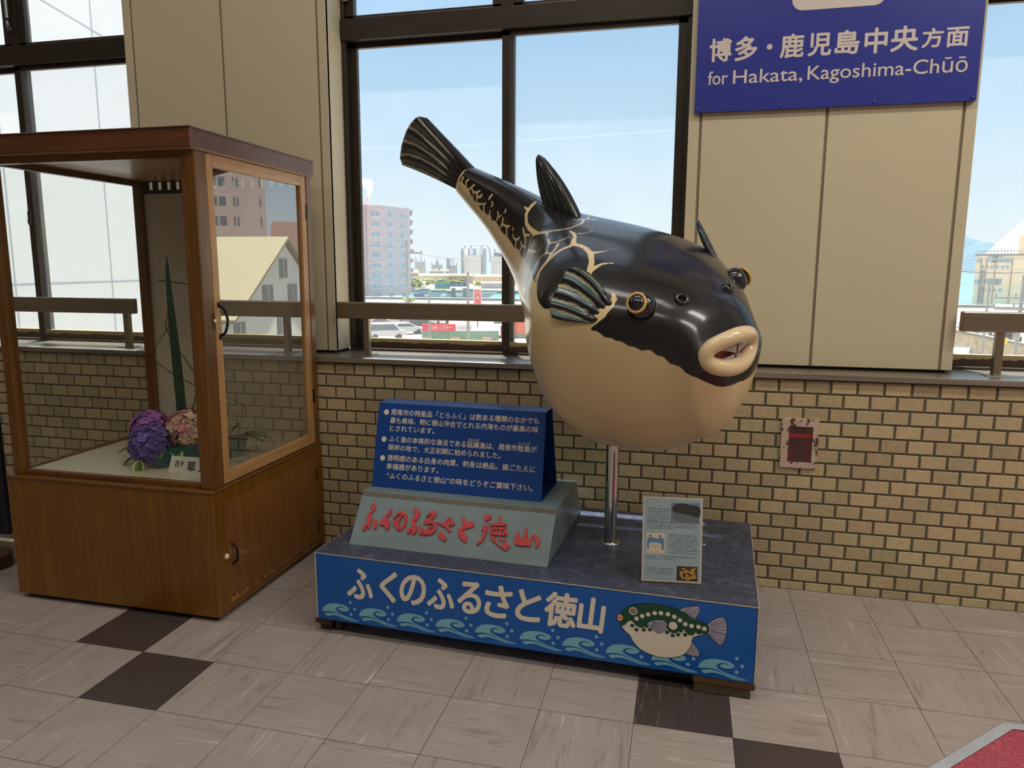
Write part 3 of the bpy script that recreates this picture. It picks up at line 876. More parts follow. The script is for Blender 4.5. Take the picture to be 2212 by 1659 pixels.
# glazed door on the right side
DX0, DX1 = GX1 - 0.024, GX1 - 0.001
dy0, dy1, dz0, dz1 = GY0 + 0.073, GY1 - pw - 0.004, ZB + 0.004, ZC - 0.004
mb = MB()
mb.mat = 0
mb.box((DX0, dy0, dz0), (DX1, dy0 + 0.040, dz1))
mb.box((DX0, dy1 - 0.046, dz0), (DX1, dy1, dz1))
mb.mat = 1
mb.box((DX0, dy0 + 0.040, dz0), (DX1, dy1 - 0.046, dz0 + 0.050))
mb.box((DX0, dy0 + 0.040, dz1 - 0.050), (DX1, dy1 - 0.046, dz1))
gd = mb.build('glazed_door', [m_w2, m_w2y], case, 0.003, True)
mb = MB()
gx = GX1 - 0.014
mb.add([(gx, dy0 + 0.038, dz0 + 0.048), (gx, dy1 - 0.044, dz0 + 0.048), (gx, dy1 - 0.044, dz1 - 0.048), (gx, dy0 + 0.038, dz1 - 0.048)], [(0, 1, 2, 3)])
mb.build('door_pane', glass('reflective_glass', (0.85, 0.85, 0.83), 0, 0.42), gd, 0, True)
mb = MB()
hy = dy0 + 0.026
mb.tube(cmap([(DX1, hy, 1.165), (DX1 + 0.022, hy + 0.002, 1.178), (DX1 + 0.034, hy + 0.004, 1.225), (DX1 + 0.022, hy + 0.002, 1.270), (DX1, hy, 1.283)], 28), 0.0055, 8)
for z in (1.160, 1.288):
    mb.ball((DX1 + 0.002, hy, z), (0.004, 0.010, 0.012), 6, 8)
mb.build('handle', m_iron, gd, 0, True)
mb = MB()
mb.box((GX1 - 0.004, dy0 - 0.020, 1.195), (GX1 + 0.002, dy0 - 0.004, 1.255))
cp = mb.build('catch_plate', plain('rusty_plate', (92, 58, 32), 0.6, 0.4), gd, 0.001, True)
mb = MB()
mb.ball((GX1 + 0.006, dy0 - 0.012, 1.225), (0.006, 0.008, 0.008), 6, 10)
mb.build('catch_button', m_ivory, cp, 0, True)
for z in (1.70, 0.80):
    mb = MB()
    mb.box((GX1 - 0.003, dy1 - 0.006, z - 0.035), (GX1 + 0.003, dy1 + 0.008, z + 0.035))
    mb.build('hinge', m_iron, gd, 0.001, True)
mb = MB()
mb.box((CX0 - 0.006, CY0 - 0.014, ZC), (CX1 + 0.007, CY1 + 0.006, ZTOP))
mb.box((CX0 - 0.012, CY0 - 0.020, ZTOP - 0.006), (CX1 + 0.013, CY1 + 0.008, ZTOP))
mb.build('top_board', [m_w1x], case, 0.003, True)
mb = MB()
mb.box((CX0 - 0.002, CY0 - 0.004, ZC - 0.004), (CX1 + 0.003, CY1, ZC + 0.008))
mb.build('top_moulding', m_w2y, case, 0.003, True)

# ------------------------------------------------------------------ flower arrangement inside
ZF = ZB + 0.012
fl = thing('flower_arrangement', 'hydrangea and grass arrangement in a teal trough inside the glass showcase', 'flower arrangement', (-2.13, -0.54, ZF))
m_teal = plain('teal_glaze', (34, 98, 92), 0.22, coat=0.4)
m_soil = plain('dark_water', (28, 22, 24), 0.3)
vd = Vector((0.63, 0.78, 0)).normalized()
vn = Vector((vd.y, -vd.x, 0))
vc = Vector((-2.13, -0.53, 0))


def vmap(a, b, z):
    p = vc + vd * a + vn * b
    return (p.x, p.y, z)


HL, HW, HH = 0.185, 0.05, 0.085
mb = MB()
mb.hexa([vmap(-HL, -HW, ZF), vmap(HL, -HW, ZF), vmap(HL, HW, ZF), vmap(-HL, HW, ZF)][::-1], [vmap(-HL - .02, -HW - .008, ZF + HH), vmap(HL + .02, -HW - .008, ZF + HH), vmap(HL + .02, HW + .008, ZF + HH), vmap(-HL - .02, HW + .008, ZF + HH)][::-1])
vz = mb.build('trough', m_teal, fl, 0.003, True)
mb = MB()
mb.add([vmap(-HL - .012, -HW, ZF + HH + .0006), vmap(HL + .012, -HW, ZF + HH + .0006), vmap(HL + .012, HW, ZF + HH + .0006), vmap(-HL - .012, HW, ZF + HH + .0006)], [(0, 1, 2, 3)])
mb.build('water', m_soil, vz, 0, True)
m_petal = colour_attr('hydrangea_petal', 0.55, 0, 0.15, 120)


def bloom(c, r, cols, seed, n=120):
    rg = random.Random(seed)
    mb = MB()
    c = Vector(c)
    for i in range(n):
        k = (i + 0.5) / n
        th = math.acos(1 - 1.75 * k)
        ph = i * 2.39996 + rg.uniform(-0.3, 0.3)
        d = Vector((math.sin(th) * math.cos(ph), math.sin(th) * math.sin(ph), math.cos(th)))
        base = c + d * (r * rg.uniform(0.86, 1.05))
        a = d.orthogonal().normalized()
        a = Matrix.Rotation(rg.uniform(0, 6.28), 3, d) @ a
        b = d.cross(a)
        col = lin(cols(d, rg))
        for q in range(4):
            an = q * math.pi / 2
            u = a * math.cos(an) + b * math.sin(an)
            w = a * -math.sin(an) + b * math.cos(an)
            s = r * rg.uniform(0.24, 0.30)
            sh = rg.uniform(0.8, 1.15)
            mb.tone = tuple(min(1, x * sh) for x in col)
            lf = rg.uniform(0.05, 0.45)
            pts = [base, base + u * s * 0.55 + w * s * 0.52 + d * s * 0.16, base + u * s * 1.05 + w * s * 0.34 + d * s * lf,
                   base + u * s * 1.15 + d * s * (lf - .1), base + u * s * 1.05 - w * s * 0.34 + d * s * lf, base + u * s * 0.55 - w * s * 0.52 + d * s * 0.16]
            mid = base + u * s * 0.6 - d * s * 0.04
            mb.add(pts + [mid], [(6, i_, (i_ + 1) % 6) for i_ in range(6)], True)
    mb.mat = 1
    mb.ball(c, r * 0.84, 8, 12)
    return mb


purple = lambda d, g: g.choice([(170, 108, 182), (184, 122, 190), (158, 98, 176)]) if d.z > 0.25 else (176, 104, 174)
violet = lambda d, g: g.choice([(112, 94, 184), (100, 84, 168), (124, 106, 190), (90, 80, 138)])
blush = lambda d, g: g.choice([(236, 220, 184), (230, 206, 168), (222, 146, 158), (214, 130, 148), (230, 178, 168)])
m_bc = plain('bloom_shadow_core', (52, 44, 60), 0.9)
for nm, c, r, f, sd in (('hydrangea_bloom', (-2.315, -0.60, 0.715), 0.078, purple, 1), ('hydrangea_bloom', (-2.265, -0.665, 0.665), 0.084, violet, 2), ('hydrangea_bloom', (-2.165, -0.555, 0.715), 0.082, blush, 3)):
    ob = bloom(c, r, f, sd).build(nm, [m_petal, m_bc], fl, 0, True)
    ob['label'] = {1: 'purple hydrangea bloom', 2: 'violet blue hydrangea bloom', 3: 'cream and pink hydrangea bloom'}[sd]
    mb = MB()
    mb.tube([c, tuple(vc + Vector((0, 0, ZF + 0.05)) + (Vector(c) - vc) * 0.35 - Vector((0, 0, c[2] * 0.35)))], 0.004, 6)
    mb.build('stem', plain('flower_stem', (60, 92, 50), 0.6), ob, 0, True)
m_leaf = colour_attr('variegated_leaf', 0.45, 0.1)


def leaf(p, d, up, L, W):
    d = Vector(d).normalized()
    up = Vector(up)
    up = (up - d * up.dot(d)).normalized()
    s = d.cross(up)
    mb = MB()
    n = 9
    prof = [0.04, 0.45, 0.8, 0.98, 1.0, 0.88, 0.66, 0.36, 0.02]
    for side in (-1, 1):
        for i in range(n - 1):
            for (f0, f1, c) in ((0, 0.38, (74, 112, 58)), (0.38, 0.7, (104, 140, 74)), (0.7, 1.0, (206, 208, 150))):
                q = []
                for (k, ff) in ((i, f0), (i + 1, f0), (i + 1, f1), (i, f1)):
                    tt = k / (n - 1)
                    q.append(Vector(p) + d * (L * tt) + s * (side * W * prof[k] * ff) + up * (W * 0.5 * ff * prof[k] - L * 0.35 * tt * tt))
                mb.tone = lin(c)
                mb.add(q, [(0, 1, 2, 3)] if side > 0 else [(3, 2, 1, 0)], True)
    return mb


for p, d, L, W in (((-2.34, -0.62, 0.665), (-1, -0.1, 0.25), 0.10, 0.022), ((-2.34, -0.64, 0.645), (-1, -0.15, 0.0), 0.115, 0.022), ((-2.33, -0.66, 0.615), (-0.9, -0.3, -0.35), 0.10, 0.022),
                   ((-2.35, -0.58, 0.69), (-0.8, 0.2, 0.5), 0.07, 0.02), ((-2.265, -0.735, 0.615), (0.15, -0.5, -0.9), 0.085, 0.026), ((-2.19, -0.62, 0.635), (0.7, -0.5, -0.15), 0.10, 0.026),
                   ((-2.13, -0.58, 0.635), (1, -0.2, 0.2), 0.11, 0.026), ((-2.23, -0.68, 0.635), (0.8, -0.6, 0.1), 0.07, 0.02), ((-2.16, -0.52, 0.79), (0.2, 0.1, 1), 0.06, 0.014), ((-2.14, -0.53, 0.785), (0.7, 0.1, 0.7), 0.05, 0.012),
                   ((-2.02, -0.36, 0.655), (0.9, 0.35, 0.3), 0.12, 0.03), ((-2.03, -0.37, 0.65), (1, 0.2, 0.05), 0.13, 0.03), ((-2.05, -0.40, 0.66), (0.5, 0.2, 1), 0.11, 0.022), ((-2.0, -0.34, 0.64), (0.8, 0.5, 0.1), 0.12, 0.028)):
    leaf(p, d, (0, 0, 1), L, W).build('leaf', m_leaf, fl, 0, True)
m_grass = plain('grass_blade', (34, 70, 46), 0.4, var=0.2)
gx0, gy0 = -2.275, -0.47
for i in range(9):
    a = (i - 4) / 4
    mb = MB()
    tp = 1.50 - 0.05 * abs(a) - 0.02 * (i % 3)
    pts = cmap([(gx0 + 0.020 * a + 0.03, gy0, 0.63), (gx0 + 0.017 * a + 0.015, gy0 + 0.004 * a, 1.0), (gx0 + 0.015 * a + 0.004, gy0, 1.25), (gx0 + 0.008 * a, gy0, tp)], 16)
    mb.tube(pts, [0.0065 - 0.005 * (k / (len(pts) - 1)) for k in range(len(pts))], 6)
    mb.build('grass_blade', m_grass, fl, 0, True)
for pts in ([(-2.33, -0.47, 1.375), (-2.17, -0.47, 1.36), (-2.08, -0.47, 1.345)], [(-2.245, -0.47, 1.215), (-2.275, -0.47, 1.185), (-2.41, -0.46, 1.02), (-2.28, -0.47, 0.945), (-2.12, -0.48, 0.885)],
            [(-2.28, -0.48, 1.23), (-2.30, -0.48, 1.165), (-2.27, -0.48, 1.11), (-2.17, -0.48, 0.97), (-2.10, -0.48, 0.87)], [(-2.10, -0.49, 1.12), (-2.125, -0.5, 0.95), (-2.17, -0.51, 0.76)],
            [(-2.12, -0.4, 0.86), (-2.0, -0.36, 0.80), (-2.03, -0.37, 0.66)]):
    mb = MB()
    mb.tube(pts, 0.0028, 6)
    mb.build('bent_grass_stem', m_grass, fl, 0, True)

m_card = plain('white_card', (236, 232, 222), 0.6, var=0.02)
m_ink = plain('black_ink', (26, 24, 24), 0.6)
for (xa, xb, y, h, txt, lab) in ((-2.135, -1.985, -0.722, 0.062, '吉村蛍湖', 'small white card with a four character name, left of the larger card in the showcase'),
                                 (-2.028, -1.868, -0.772, 0.078, '草月', 'larger white card with two bold characters, nearest the showcase front')):
    th = thing('name_card', lab, 'card', ((xa + xb) / 2, y, ZF), 0, 'name cards in the showcase')
    mb = MB()
    mb.hexa([(xa - .004, y - .002, ZF), (xb + .004, y - .002, ZF), (xb + .004, y + .05, ZF), (xa - .004, y + .05, ZF)], [(xa, y + .022, ZF + h), (xb, y + .022, ZF + h), (xb, y + .026, ZF + h), (xa, y + .026, ZF + h)])
    mb.build('folded_card', m_card, th, 0, True)
    mb = MB()
    mp = lambda x, z, d: (x, y - .002 + .024 * (z - ZF) / h - d, z)
    if len(txt) == 4:
        write(mb, txt, mp, xa + 0.022, xa + 0.138, ZF + h * 0.34, ZF + h * 0.78, d=0.0012, offset=0.006)
    else:
        write(mb, txt[0], mp, xa + 0.014, xa + 0.056, ZF + h * 0.27, ZF + h * 0.80, d=0.0012, offset=0.012)
        write(mb, txt[1], mp, xa + 0.072, xa + 0.112, ZF + h * 0.27, ZF + h * 0.80, d=0.0012, offset=0.012)
    mb.build('lettering', m_ink, th, 0, True)

# ------------------------------------------------------------------ the blue plinth
PO, PR = (-1.376, -0.872), -0.04555
PW, PD, PZ0, PZ1 = 1.650, 0.838, 0.061, 0.335
m_blue = plain('blue_sheet', (4, 90, 176), 0.32, var=0.02, scale=2, coat=0.1)
m_white = plain('white_lettering', (232, 222, 204), 0.45, var=0.01)
m_wave = plain('light_blue_print', (128, 188, 204), 0.4, var=0.01)
m_edge = plain('pale_edge', (206, 190, 166), 0.6, var=0.15, scale=30)
t = NT('slate_laminate')
_n1 = t.noise(t.coord((18, 18, 18)), 1.0, 8, 0.75, 1.2)
_n2 = t.noise(t.coord((3, 3, 3)), 1.0, 3)
m_slate = t.bsdf(t.mix(t.ramp(_n2, [(0.3, 0.0), (0.8, 0.25)]), t.ramp(_n1, [(0.25, lin((46, 54, 72))), (0.5, lin((62, 70, 90))), (0.72, lin((106, 114, 134)))]), lin((76, 78, 86))), t.ramp(_n1, [(0.2, 0.24), (0.8, 0.38)]))
pl = thing('display_plinth', 'low blue plinth with white lettering, waves and a painted fish, under the puffer fish', 'plinth', (PO[0], PO[1], 0), PR)
mb = MB()
mb.box((0.003, 0.003, PZ0), (PW - 0.003, PD, PZ1 - 0.003))
mb.build('body', m_blue, pl, 0.001)
mb = MB()
mb.box((0, -0.001, PZ1 - 0.0035), (PW, PD, PZ1 - 0.0008))
mb.box((0, -0.001, PZ0), (0.003, 0.003, PZ1 - 0.003))
mb.box((PW - 0.003, -0.001, PZ0), (PW, 0.003, PZ1 - 0.003))
mb.build('edging', m_edge, pl, 0)
mb = MB()
mb.box((0.002, 0.001, PZ1 - 0.001), (PW - 0.002, PD - 0.001, PZ1))
mb.build('top', m_slate, pl, 0)
fmap = lambda x, z, d: (x, -d, z)
mb = MB()
mb.box((0.006, 0.0, PZ0 + 0.001), (PW - 0.006, 0.003, PZ1 - 0.006))
fp = mb.build('front_panel', m_blue, pl, 0)
mb = MB()
for ch, x0, x1, z0, z1 in (('ふ', .136, .248, .165, .292), ('く', .276, .352, .169, .296), ('の', .359, .468, .171, .295), ('ふ', .470, .580, .170, .295), ('る', .592, .686, .169, .297),
                           ('さ', .698, .806, .168, .296), ('と', .815, .914, .171, .294), ('徳', .924, 1.046, .166, .300), ('山', 1.042, 1.146, .165, .296)):
    write(mb, ch, fmap, x0, x1, z0, z1, d=0.0012, offset=0.030, shear=0.12)
mb.build('lettering', m_white, fp, 0)
WV1 = [(0, 0), (.005, .017), (.021, .031), (.046, .038), (.073, .039), (.101, .035), (.116, .025), (.113, .018), (.102, .012), (.084, .011), (.070, .015), (.070, .020), (.079, .025), (.092, .025), (.097, .020), (.095, .027), (.083, .030), (.069, .027), (.061, .021), (.059, .013), (.066, .005), (.084, -.003), (.105, -.010), (.159, -.021), (.121, -.017), (.094, -.012), (.066, 0), (.048, .003), (.025, .003)]
WV2 = [(.010, -.009), (.025, -.004), (.048, -.002), (.066, -.005), (.094, -.014), (.121, -.020), (.155, -.022), (.122, -.024), (.085, -.016), (.060, -.011), (.039, -.012), (.022, -.018)]
mb = MB()
for wx, wz in ((.026, .094), (.186, .096), (.346, .097), (.504, .098), (.662, .099), (.834, .099), (.992, .098), (1.149, .096), (1.307, .094), (1.466, .092)):
    for poly in (WV1, WV2):
        mb.prism(cmap([(wx + a, wz + b) for a, b in poly], 90, True), fmap, 0.0, 0.0009)
    for a, b in ((.122, .052), (.141, .027), (.124, .003)):
        mb.prism(disc(wx + a, wz + b, .0062), fmap, 0.0, 0.0009)
mb.build('wave_pattern', m_wave, fp, 0)
# painted fish on the front
gm = [plain('print_cream', (226, 218, 200), 0.45, var=0.01), plain('print_green', (10, 72, 48), 0.4, var=0.01), plain('print_lilac', (176, 172, 190), 0.45, var=0.01),
      plain('print_outline', (18, 20, 44), 0.45, var=0.01), plain('print_orange', (222, 170, 110), 0.45, var=0.01)]
BODY = [(1.197, .219), (1.198, .244), (1.21, .267), (1.236, .287), (1.281, .297), (1.326, .3), (1.371, .296), (1.41, .284), (1.439, .268), (1.474, .256), (1.493, .245), (1.491, .224), (1.469, .212), (1.442, .199), (1.438, .171), (1.422, .14), (1.397, .122), (1.352, .111), (1.307, .115), (1.267, .13), (1.243, .155), (1.231, .176), (1.210, .193)]
GREEN = [(1.197, .219), (1.198, .244), (1.21, .267), (1.236, .287), (1.281, .297), (1.326, .3), (1.371, .296), (1.41, .284), (1.439, .268), (1.474, .256), (1.493, .245), (1.491, .224), (1.472, .216), (1.456, .222), (1.444, .208), (1.429, .206), (1.412, .221), (1.4, .221), (1.387, .206), (1.368, .206), (1.352, .22), (1.329, .226), (1.309, .232), (1.293, .230), (1.274, .209), (1.251, .214), (1.238, .228), (1.225, .226), (1.212, .210), (1.202, .207)]
FINS = {'tail': ([(1.488, .250), (1.516, .276), (1.537, .283), (1.549, .264), (1.549, .222), (1.536, .187), (1.513, .199), (1.489, .225)], (1.462, .237)),
        'back': ([(1.394, .286), (1.415, .302), (1.452, .312), (1.461, .298), (1.454, .28), (1.439, .264)], (1.385, .262)),
        'anal': ([(1.432, .180), (1.452, .169), (1.466, .144), (1.457, .132), (1.420, .140)], (1.402, .186)),
        'side': ([(1.292, .229), (1.315, .242), (1.348, .244), (1.355, .228), (1.343, .205), (1.323, .199), (1.307, .214)], (1.270, .235))}
mb = MB()


def outlined(poly, mi, d, w=0.0016, n=60, smooth=True):
    pts = cmap(poly, n, True) if smooth else poly
    cx_ = sum(p[0] for p in pts) / len(pts)
    cz_ = sum(p[1] for p in pts) / len(pts)
    mb.mat = 3
    m = len(pts)
    o = []
    for i in range(m):
        tx, tz = pts[(i + 1) % m][0] - pts[i - 1][0], pts[(i + 1) % m][1] - pts[i - 1][1]
        l = math.hypot(tx, tz) or 1
        nx, nz = tz / l, -tx / l
        o.append((nx, nz))
    ar = sum(pts[i][0] * pts[(i + 1) % m][1] - pts[(i + 1) % m][0] * pts[i][1] for i in range(m))
    sg_ = 1 if ar > 0 else -1
    mb.prism([(p[0] + sg_ * a * w, p[1] + sg_ * b * w) for p, (a, b) in zip(pts, o)], fmap, 0, d)
    mb.mat = mi
    mb.prism(pts, fmap, 0, d + 0.0003)


def rays(poly, root, d, k):
    mb.mat = 3
    cxs = [p for p in cmap(poly, 60, True)]
    lo = [p for p in cxs if math.hypot(p[0] - root[0], p[1] - root[1]) > 0.55 * max(math.hypot(q[0] - root[0], q[1] - root[1]) for q in cxs)]
    an = sorted(math.atan2(p[1] - root[1], p[0] - root[0]) for p in lo)
    for j in range(1, k):
        a_ = an[0] + (an[-1] - an[0]) * j / k
        best = min(lo, key=lambda p: abs(math.atan2(p[1] - root[1], p[0] - root[0]) - a_))
        near = (root[0] + (best[0] - root[0]) * 0.42, root[1] + (best[1] - root[1]) * 0.42)
        dx, dz = best[0] - near[0], best[1] - near[1]
        l = math.hypot(dx, dz)
        nx, nz = -dz / l * 0.0007, dx / l * 0.0007
        mb.prism([(near[0] + nx, near[1] + nz), (near[0] - nx, near[1] - nz), (best[0] - nx, best[1] - nz), (best[0] + nx, best[1] + nz)], fmap, 0, d)


for k in ('tail', 'back', 'anal'):
    outlined(FINS[k][0], 2, 0.0012)
    rays(FINS[k][0], FINS[k][1], 0.0018, 11 if k == 'tail' else 7)
outlined(BODY, 0, 0.0020)
mb.mat = 1
mb.prism(cmap(GREEN, 120, True), fmap, 0, 0.0026)
outlined(FINS['side'][0], 2, 0.0030)
rays(FINS['side'][0], FINS['side'][1], 0.0036, 8)
for p in [(1.252, .24), (1.271, .252), (1.291, .261), (1.313, .269), (1.334, .272), (1.357, .271), (1.379, .265), (1.398, .255), (1.416, .244), (1.437, .24), (1.46, .24), (1.479, .236)]:
    outlined(disc(p[0], p[1], .0078, 18), 0, 0.0030, 0.0012, smooth=False)
outlined(disc(1.376, .232, .0145, 24), 0, 0.0030, 0.0014, smooth=False)
for p in [(1.238, .212), (1.253, .199), (1.278, .202), (1.287, .217), (1.299, .206), (1.357, .205), (1.376, .196), (1.394, .202), (1.402, .217), (1.417, .205), (1.461, .219)]:
    outlined(disc(p[0], p[1], .0062, 18, .0056), 1, 0.0026, 0.0011, smooth=False)
for r_, mi in ((.0145, 0), (.0105, 4), (.0075, 3), (.0050, 0), (.0026, 3)):
    outlined(disc(1.24, .266, r_, 24), mi, 0.003 + (.0145 - r_) * 0.1, 0.0009, smooth=False)
outlined([(1.185, .235), (1.192, .248), (1.206, .240), (1.199, .224), (1.190, .226)], 4, 0.0032, 0.0012, 30)
mb.mat = 3
mb.prism([(1.186, .2365), (1.202, .2375), (1.202, .2360), (1.186, .2350)], fmap, 0, 0.0040)
mb.build('fish_picture', gm, fp, 0)
# casters under the left side
m_rub = plain('caster_rubber', (58, 56, 56), 0.5)
for cx_, cy_ in ((0.075, 0.055), (0.075, 0.72), (1.45, 0.72)):
    mb = MB()
    mb.cyl((cx_ - .011, cy_, .026), (cx_ + .011, cy_, .026), .026, n=20)
    mb.box((cx_ - .015, cy_ - .014, .030), (cx_ + .015, cy_ + .014, .062))
    mb.build('caster', [m_rub], pl, 0.002)


def P(a, b, z=0.0):
    c_, s_ = math.cos(PR), math.sin(PR)
    return (PO[0] + a * c_ - b * s_, PO[1] + a * s_ + b * c_, z)


m_oldwood = wood('weathered_wood', (74, 50, 30), (122, 86, 52), 'x', 0.75, 0.8, 0)
m_oldwood2 = wood('weathered_wood_grey', (70, 58, 40), (108, 92, 66), 'x', 0.8, 0.8, 0)
m_redwood = wood('red_brown_wood', (52, 28, 24), (82, 46, 38), 'x', 0.7, 0.8, 0)
for (a0, a1, b0, b1, z0, z1, m_, lab) in ((1.452, 1.638, .004, .40, 0.0, .033, m_oldwood2, 'greyish lower wooden plank on the floor under the right front corner of the blue plinth'),
                                          (1.448, 1.652, .001, .40, .0335, .0605, m_oldwood, 'brown upper wooden plank directly under the right front corner of the blue plinth'),
                                          (-0.012, .058, .004, .30, .036, .0605, m_redwood, 'dark red brown wooden strip jutting out under the left front corner of the blue plinth'),
                                          (-0.006, .046, .03, .30, 0.0, .0355, m_redwood, 'dark wooden block on the floor at the left front corner of the plinth')):
    mb = MB()
    mb.box((a0, b0, z0), (a1, b1, z1))
    th = thing('wood_block', lab, 'wooden block', P((a0 + a1) / 2, (b0 + b1) / 2, z0), PR, 'wooden blocks under the plinth')
    inv = Matrix.Translation(((a0 + a1) / 2, (b0 + b1) / 2, z0)).inverted()
    mb.v = [tuple(inv @ Vector(p)) for p in mb.v]
    o = mb.build('wood_block', m_, None, 0.004)
    o.location, o.rotation_euler = th.location, th.rotation_euler
    for k in ('label', 'category', 'group'):
        o[k] = th[k]
    bpy.data.objects.remove(th)

# ------------------------------------------------------------------ grey name plate stand with red brush letters
m_grey = plain('grey_painted_metal', (128, 146, 150), 0.36, var=0.06, scale=4, stretch=(2, 6, 2))
m_red = plain('red_brush_letter', (206, 66, 70), 0.4, var=0.12, scale=20)
m_edgeg = plain('letter_edge', (150, 112, 70), 0.5)
ns = thing('name_plate_stand', 'grey sloping metal stand with raised red brush letters, on the plinth under the blue notice', 'stand', P(0.5, 0.45, PZ1), PR)
SB = Matrix.Translation((PO[0], PO[1], 0)) @ Matrix.Rotation(PR, 4, 'Z')


def pbuild(mb, name, mats, parent, bevel=0.0):
    """pieces given in the plinth's own frame"""
    mb.v = [tuple(SB @ Vector(p)) for p in mb.v]
    return mb.build(name, mats, parent, bevel, True)


mb = MB()
mb.hexa([(.086, .115, PZ1), (.906, .115, PZ1), (.906, .790, PZ1), (.086, .790, PZ1)], [(.086, .247, .520), (.910, .247, .520), (.910, .640, .520), (.086, .640, .520)])
bs = pbuild(mb, 'body', m_grey, ns, 0.002)
mb = MB()
mb.hexa([(.088, .2335, .503), (.909, .2335, .503), (.909, .243, .503), (.088, .243, .503)], [(.088, .2440, .518), (.909, .2440, .518), (.909, .249, .518), (.088, .249, .518)])
pbuild(mb, 'tape_strip', plain('dull_tape', (112, 108, 96), 0.6, var=0.2, scale=30), bs)
bmap = lambda x, z, d: (x, .115 + .132 * (z - .335) / .185 - .8137 * d, z + .581 * d)
for ch in BRUSH:
    mb = MB()
    for pg in ch:
        q = cmap(pg, len(pg) * 4, True)
        mb.mat = 0
        mb.prism(q, bmap, 0.0, 0.009)
    mb.build  # one raised letter at a time
    pbuild(mb, 'letter', [m_red, m_edgeg], ns, 0.0015)

# ------------------------------------------------------------------ blue notice
nt = thing('notice_board', 'blue folded notice with white Japanese text, standing on the grey stand', 'notice', P(0.46, 0.45, .52), PR)
m_nblue = plain('notice_blue', (8, 68, 146), 0.3, var=0.03, scale=3, coat=0.3)
mb = MB()
th_ = .0022
for (yb0, yb1) in ((.307, .420), (.584, .530)):
    s_ = th_ if yb0 < .45 else -th_
    mb.hexa([(.094, yb0, .5205), (.835, yb0, .5205), (.835, yb0 + s_, .5205), (.094, yb0 + s_, .5205)] if s_ > 0 else [(.094, yb0 + s_, .5205), (.835, yb0 + s_, .5205), (.835, yb0, .5205), (.094, yb0, .5205)],
            [(.084, yb1, .861), (.823, yb1, .861), (.823, yb1 + s_, .861), (.084, yb1 + s_, .861)] if s_ > 0 else [(.084, yb1 + s_, .861), (.823, yb1 + s_, .861), (.823, yb1, .861), (.084, yb1, .861)])
mb.hexa([(.084, .420, .8585), (.823, .420, .8585), (.823, .530, .8585), (.084, .530, .8585)], [(.084, .420, .861), (.823, .420, .861), (.823, .530, .861), (.084, .530, .861)])
mb.hexa([(.094, .307, .5202), (.835, .307, .5202), (.835, .584, .5202), (.094, .584, .5202)], [(.094, .307, .5222), (.835, .307, .5222), (.835, .584, .5222), (.094, .584, .5222)])
nb = pbuild(mb, 'folded_sheet', m_nblue, nt, 0.0006)
nmap = lambda x, z, d: (x, .307 + .113 * (z - .5205) / .3405 - .949 * d, z + .315 * d)
mb = MB()
for (s, x0, x1, z) in (('周南市の特産品「とらふく」は数ある種類のなかでも', .145, .797, .8120), ('最も美味、特に徳山沖合でとれる内海ものが最高の味', .145, .797, .7785), ('とされています。', .147, .352, .7460),
                       ('ふく漁の本格的な漁法である延縄漁は、周南市粭島が', .149, .798, .7030), ('発祥の地で、大正初期に始められました。', .149, .650, .6690), ('透明感のある白身の肉質、刺身は絶品。歯ごたえに', .151, .799, .6270),
                       ('幸福感があります。', .152, .388, .5930), ('”ふくのふるさと徳山”の味をどうぞご賞味下さい。', .158, .795, .5560)):
    write(mb, s, nmap, x0, x1, z + .003, em=.0265, d=0.0008, offset=0.012)
write(mb, 'はえなわ', nmap, .504, .553, .7305, em=.0118, d=.0008, offset=0.01)
write(mb, 'すくもじま', nmap, .718, .768, .7310, em=.0100, d=.0008, offset=0.01)
for x, z in ((.123, .823), (.1265, .713), (.130, .637)):
    mb.prism(disc(x, z, .0112), nmap, 0, .0008)
pbuild(mb, 'lettering', m_white, nb)

# ------------------------------------------------------------------ steel pole that carries the fish
m_chrome = plain('polished_steel', (205, 205, 205), 0.08, 1.0, var=0.02)
POLE = P(1.092, .441)
po = thing('support_pole', 'polished steel pole with a round foot flange, carrying the puffer fish on the plinth', 'pole', (POLE[0], POLE[1], PZ1))
mb = MB()
mb.cyl((POLE[0], POLE[1], PZ1 + .002), (POLE[0], POLE[1], .800), .0255, n=40)
mb.build('tube', m_chrome, po, 0, True)
mb = MB()
mb.lathe([(0, .0), (.043, .0), (.043, .003), (.040, .0045), (.027, .006)], (POLE[0], POLE[1], PZ1), 40)
mb.build('flange', m_chrome, po, 0, True)

# ------------------------------------------------------------------ acrylic leaflet holder
lh = thing('leaflet_holder', 'clear acrylic holder with a printed sheet, standing at the right front of the plinth', 'leaflet holder', P(1.36, .092, PZ1), PR + math.radians(9))
m_acr = glass('clear_acrylic', (0.98, 0.985, 0.985), 0, 0.04)
m_sheet = plain('leaflet_paper', (170, 192, 200), 0.55, var=0.02)
m_bord = plain('leaflet_border', (226, 220, 196), 0.55, var=0.02)
ly = lambda z: .010 + .055 * (z - .004) / .298
lmap = lambda x, z, d: (x, ly(z) - d, z)
mb = MB()
for d0 in (.0035, -.0022):
    mb.prism([(-.105, .003), (.105, .003), (.105, .306), (-.105, .306)], lmap, d0, d0 + .0018)
mb.prism([(-.105, .302), (.105, .302), (.105, .3065), (-.105, .3065)], lmap, -.002, .005)
mb.box((-.112, -.014, .0), (.112, .062, .003))
mb.build('acrylic_stand', m_acr, lh, 0)
mb = MB()
mb.prism([(-.1035, .007), (.1035, .007), (.1035, .300), (-.1035, .300)], lmap, 0, .0008)
mb.mat = 1
mb.prism([(-.0985, .012), (.0985, .012), (.0985, .295), (-.0985, .295)], lmap, .0008, .0011)
sh = mb.build('printed_sheet', [m_bord, m_sheet], lh, 0)
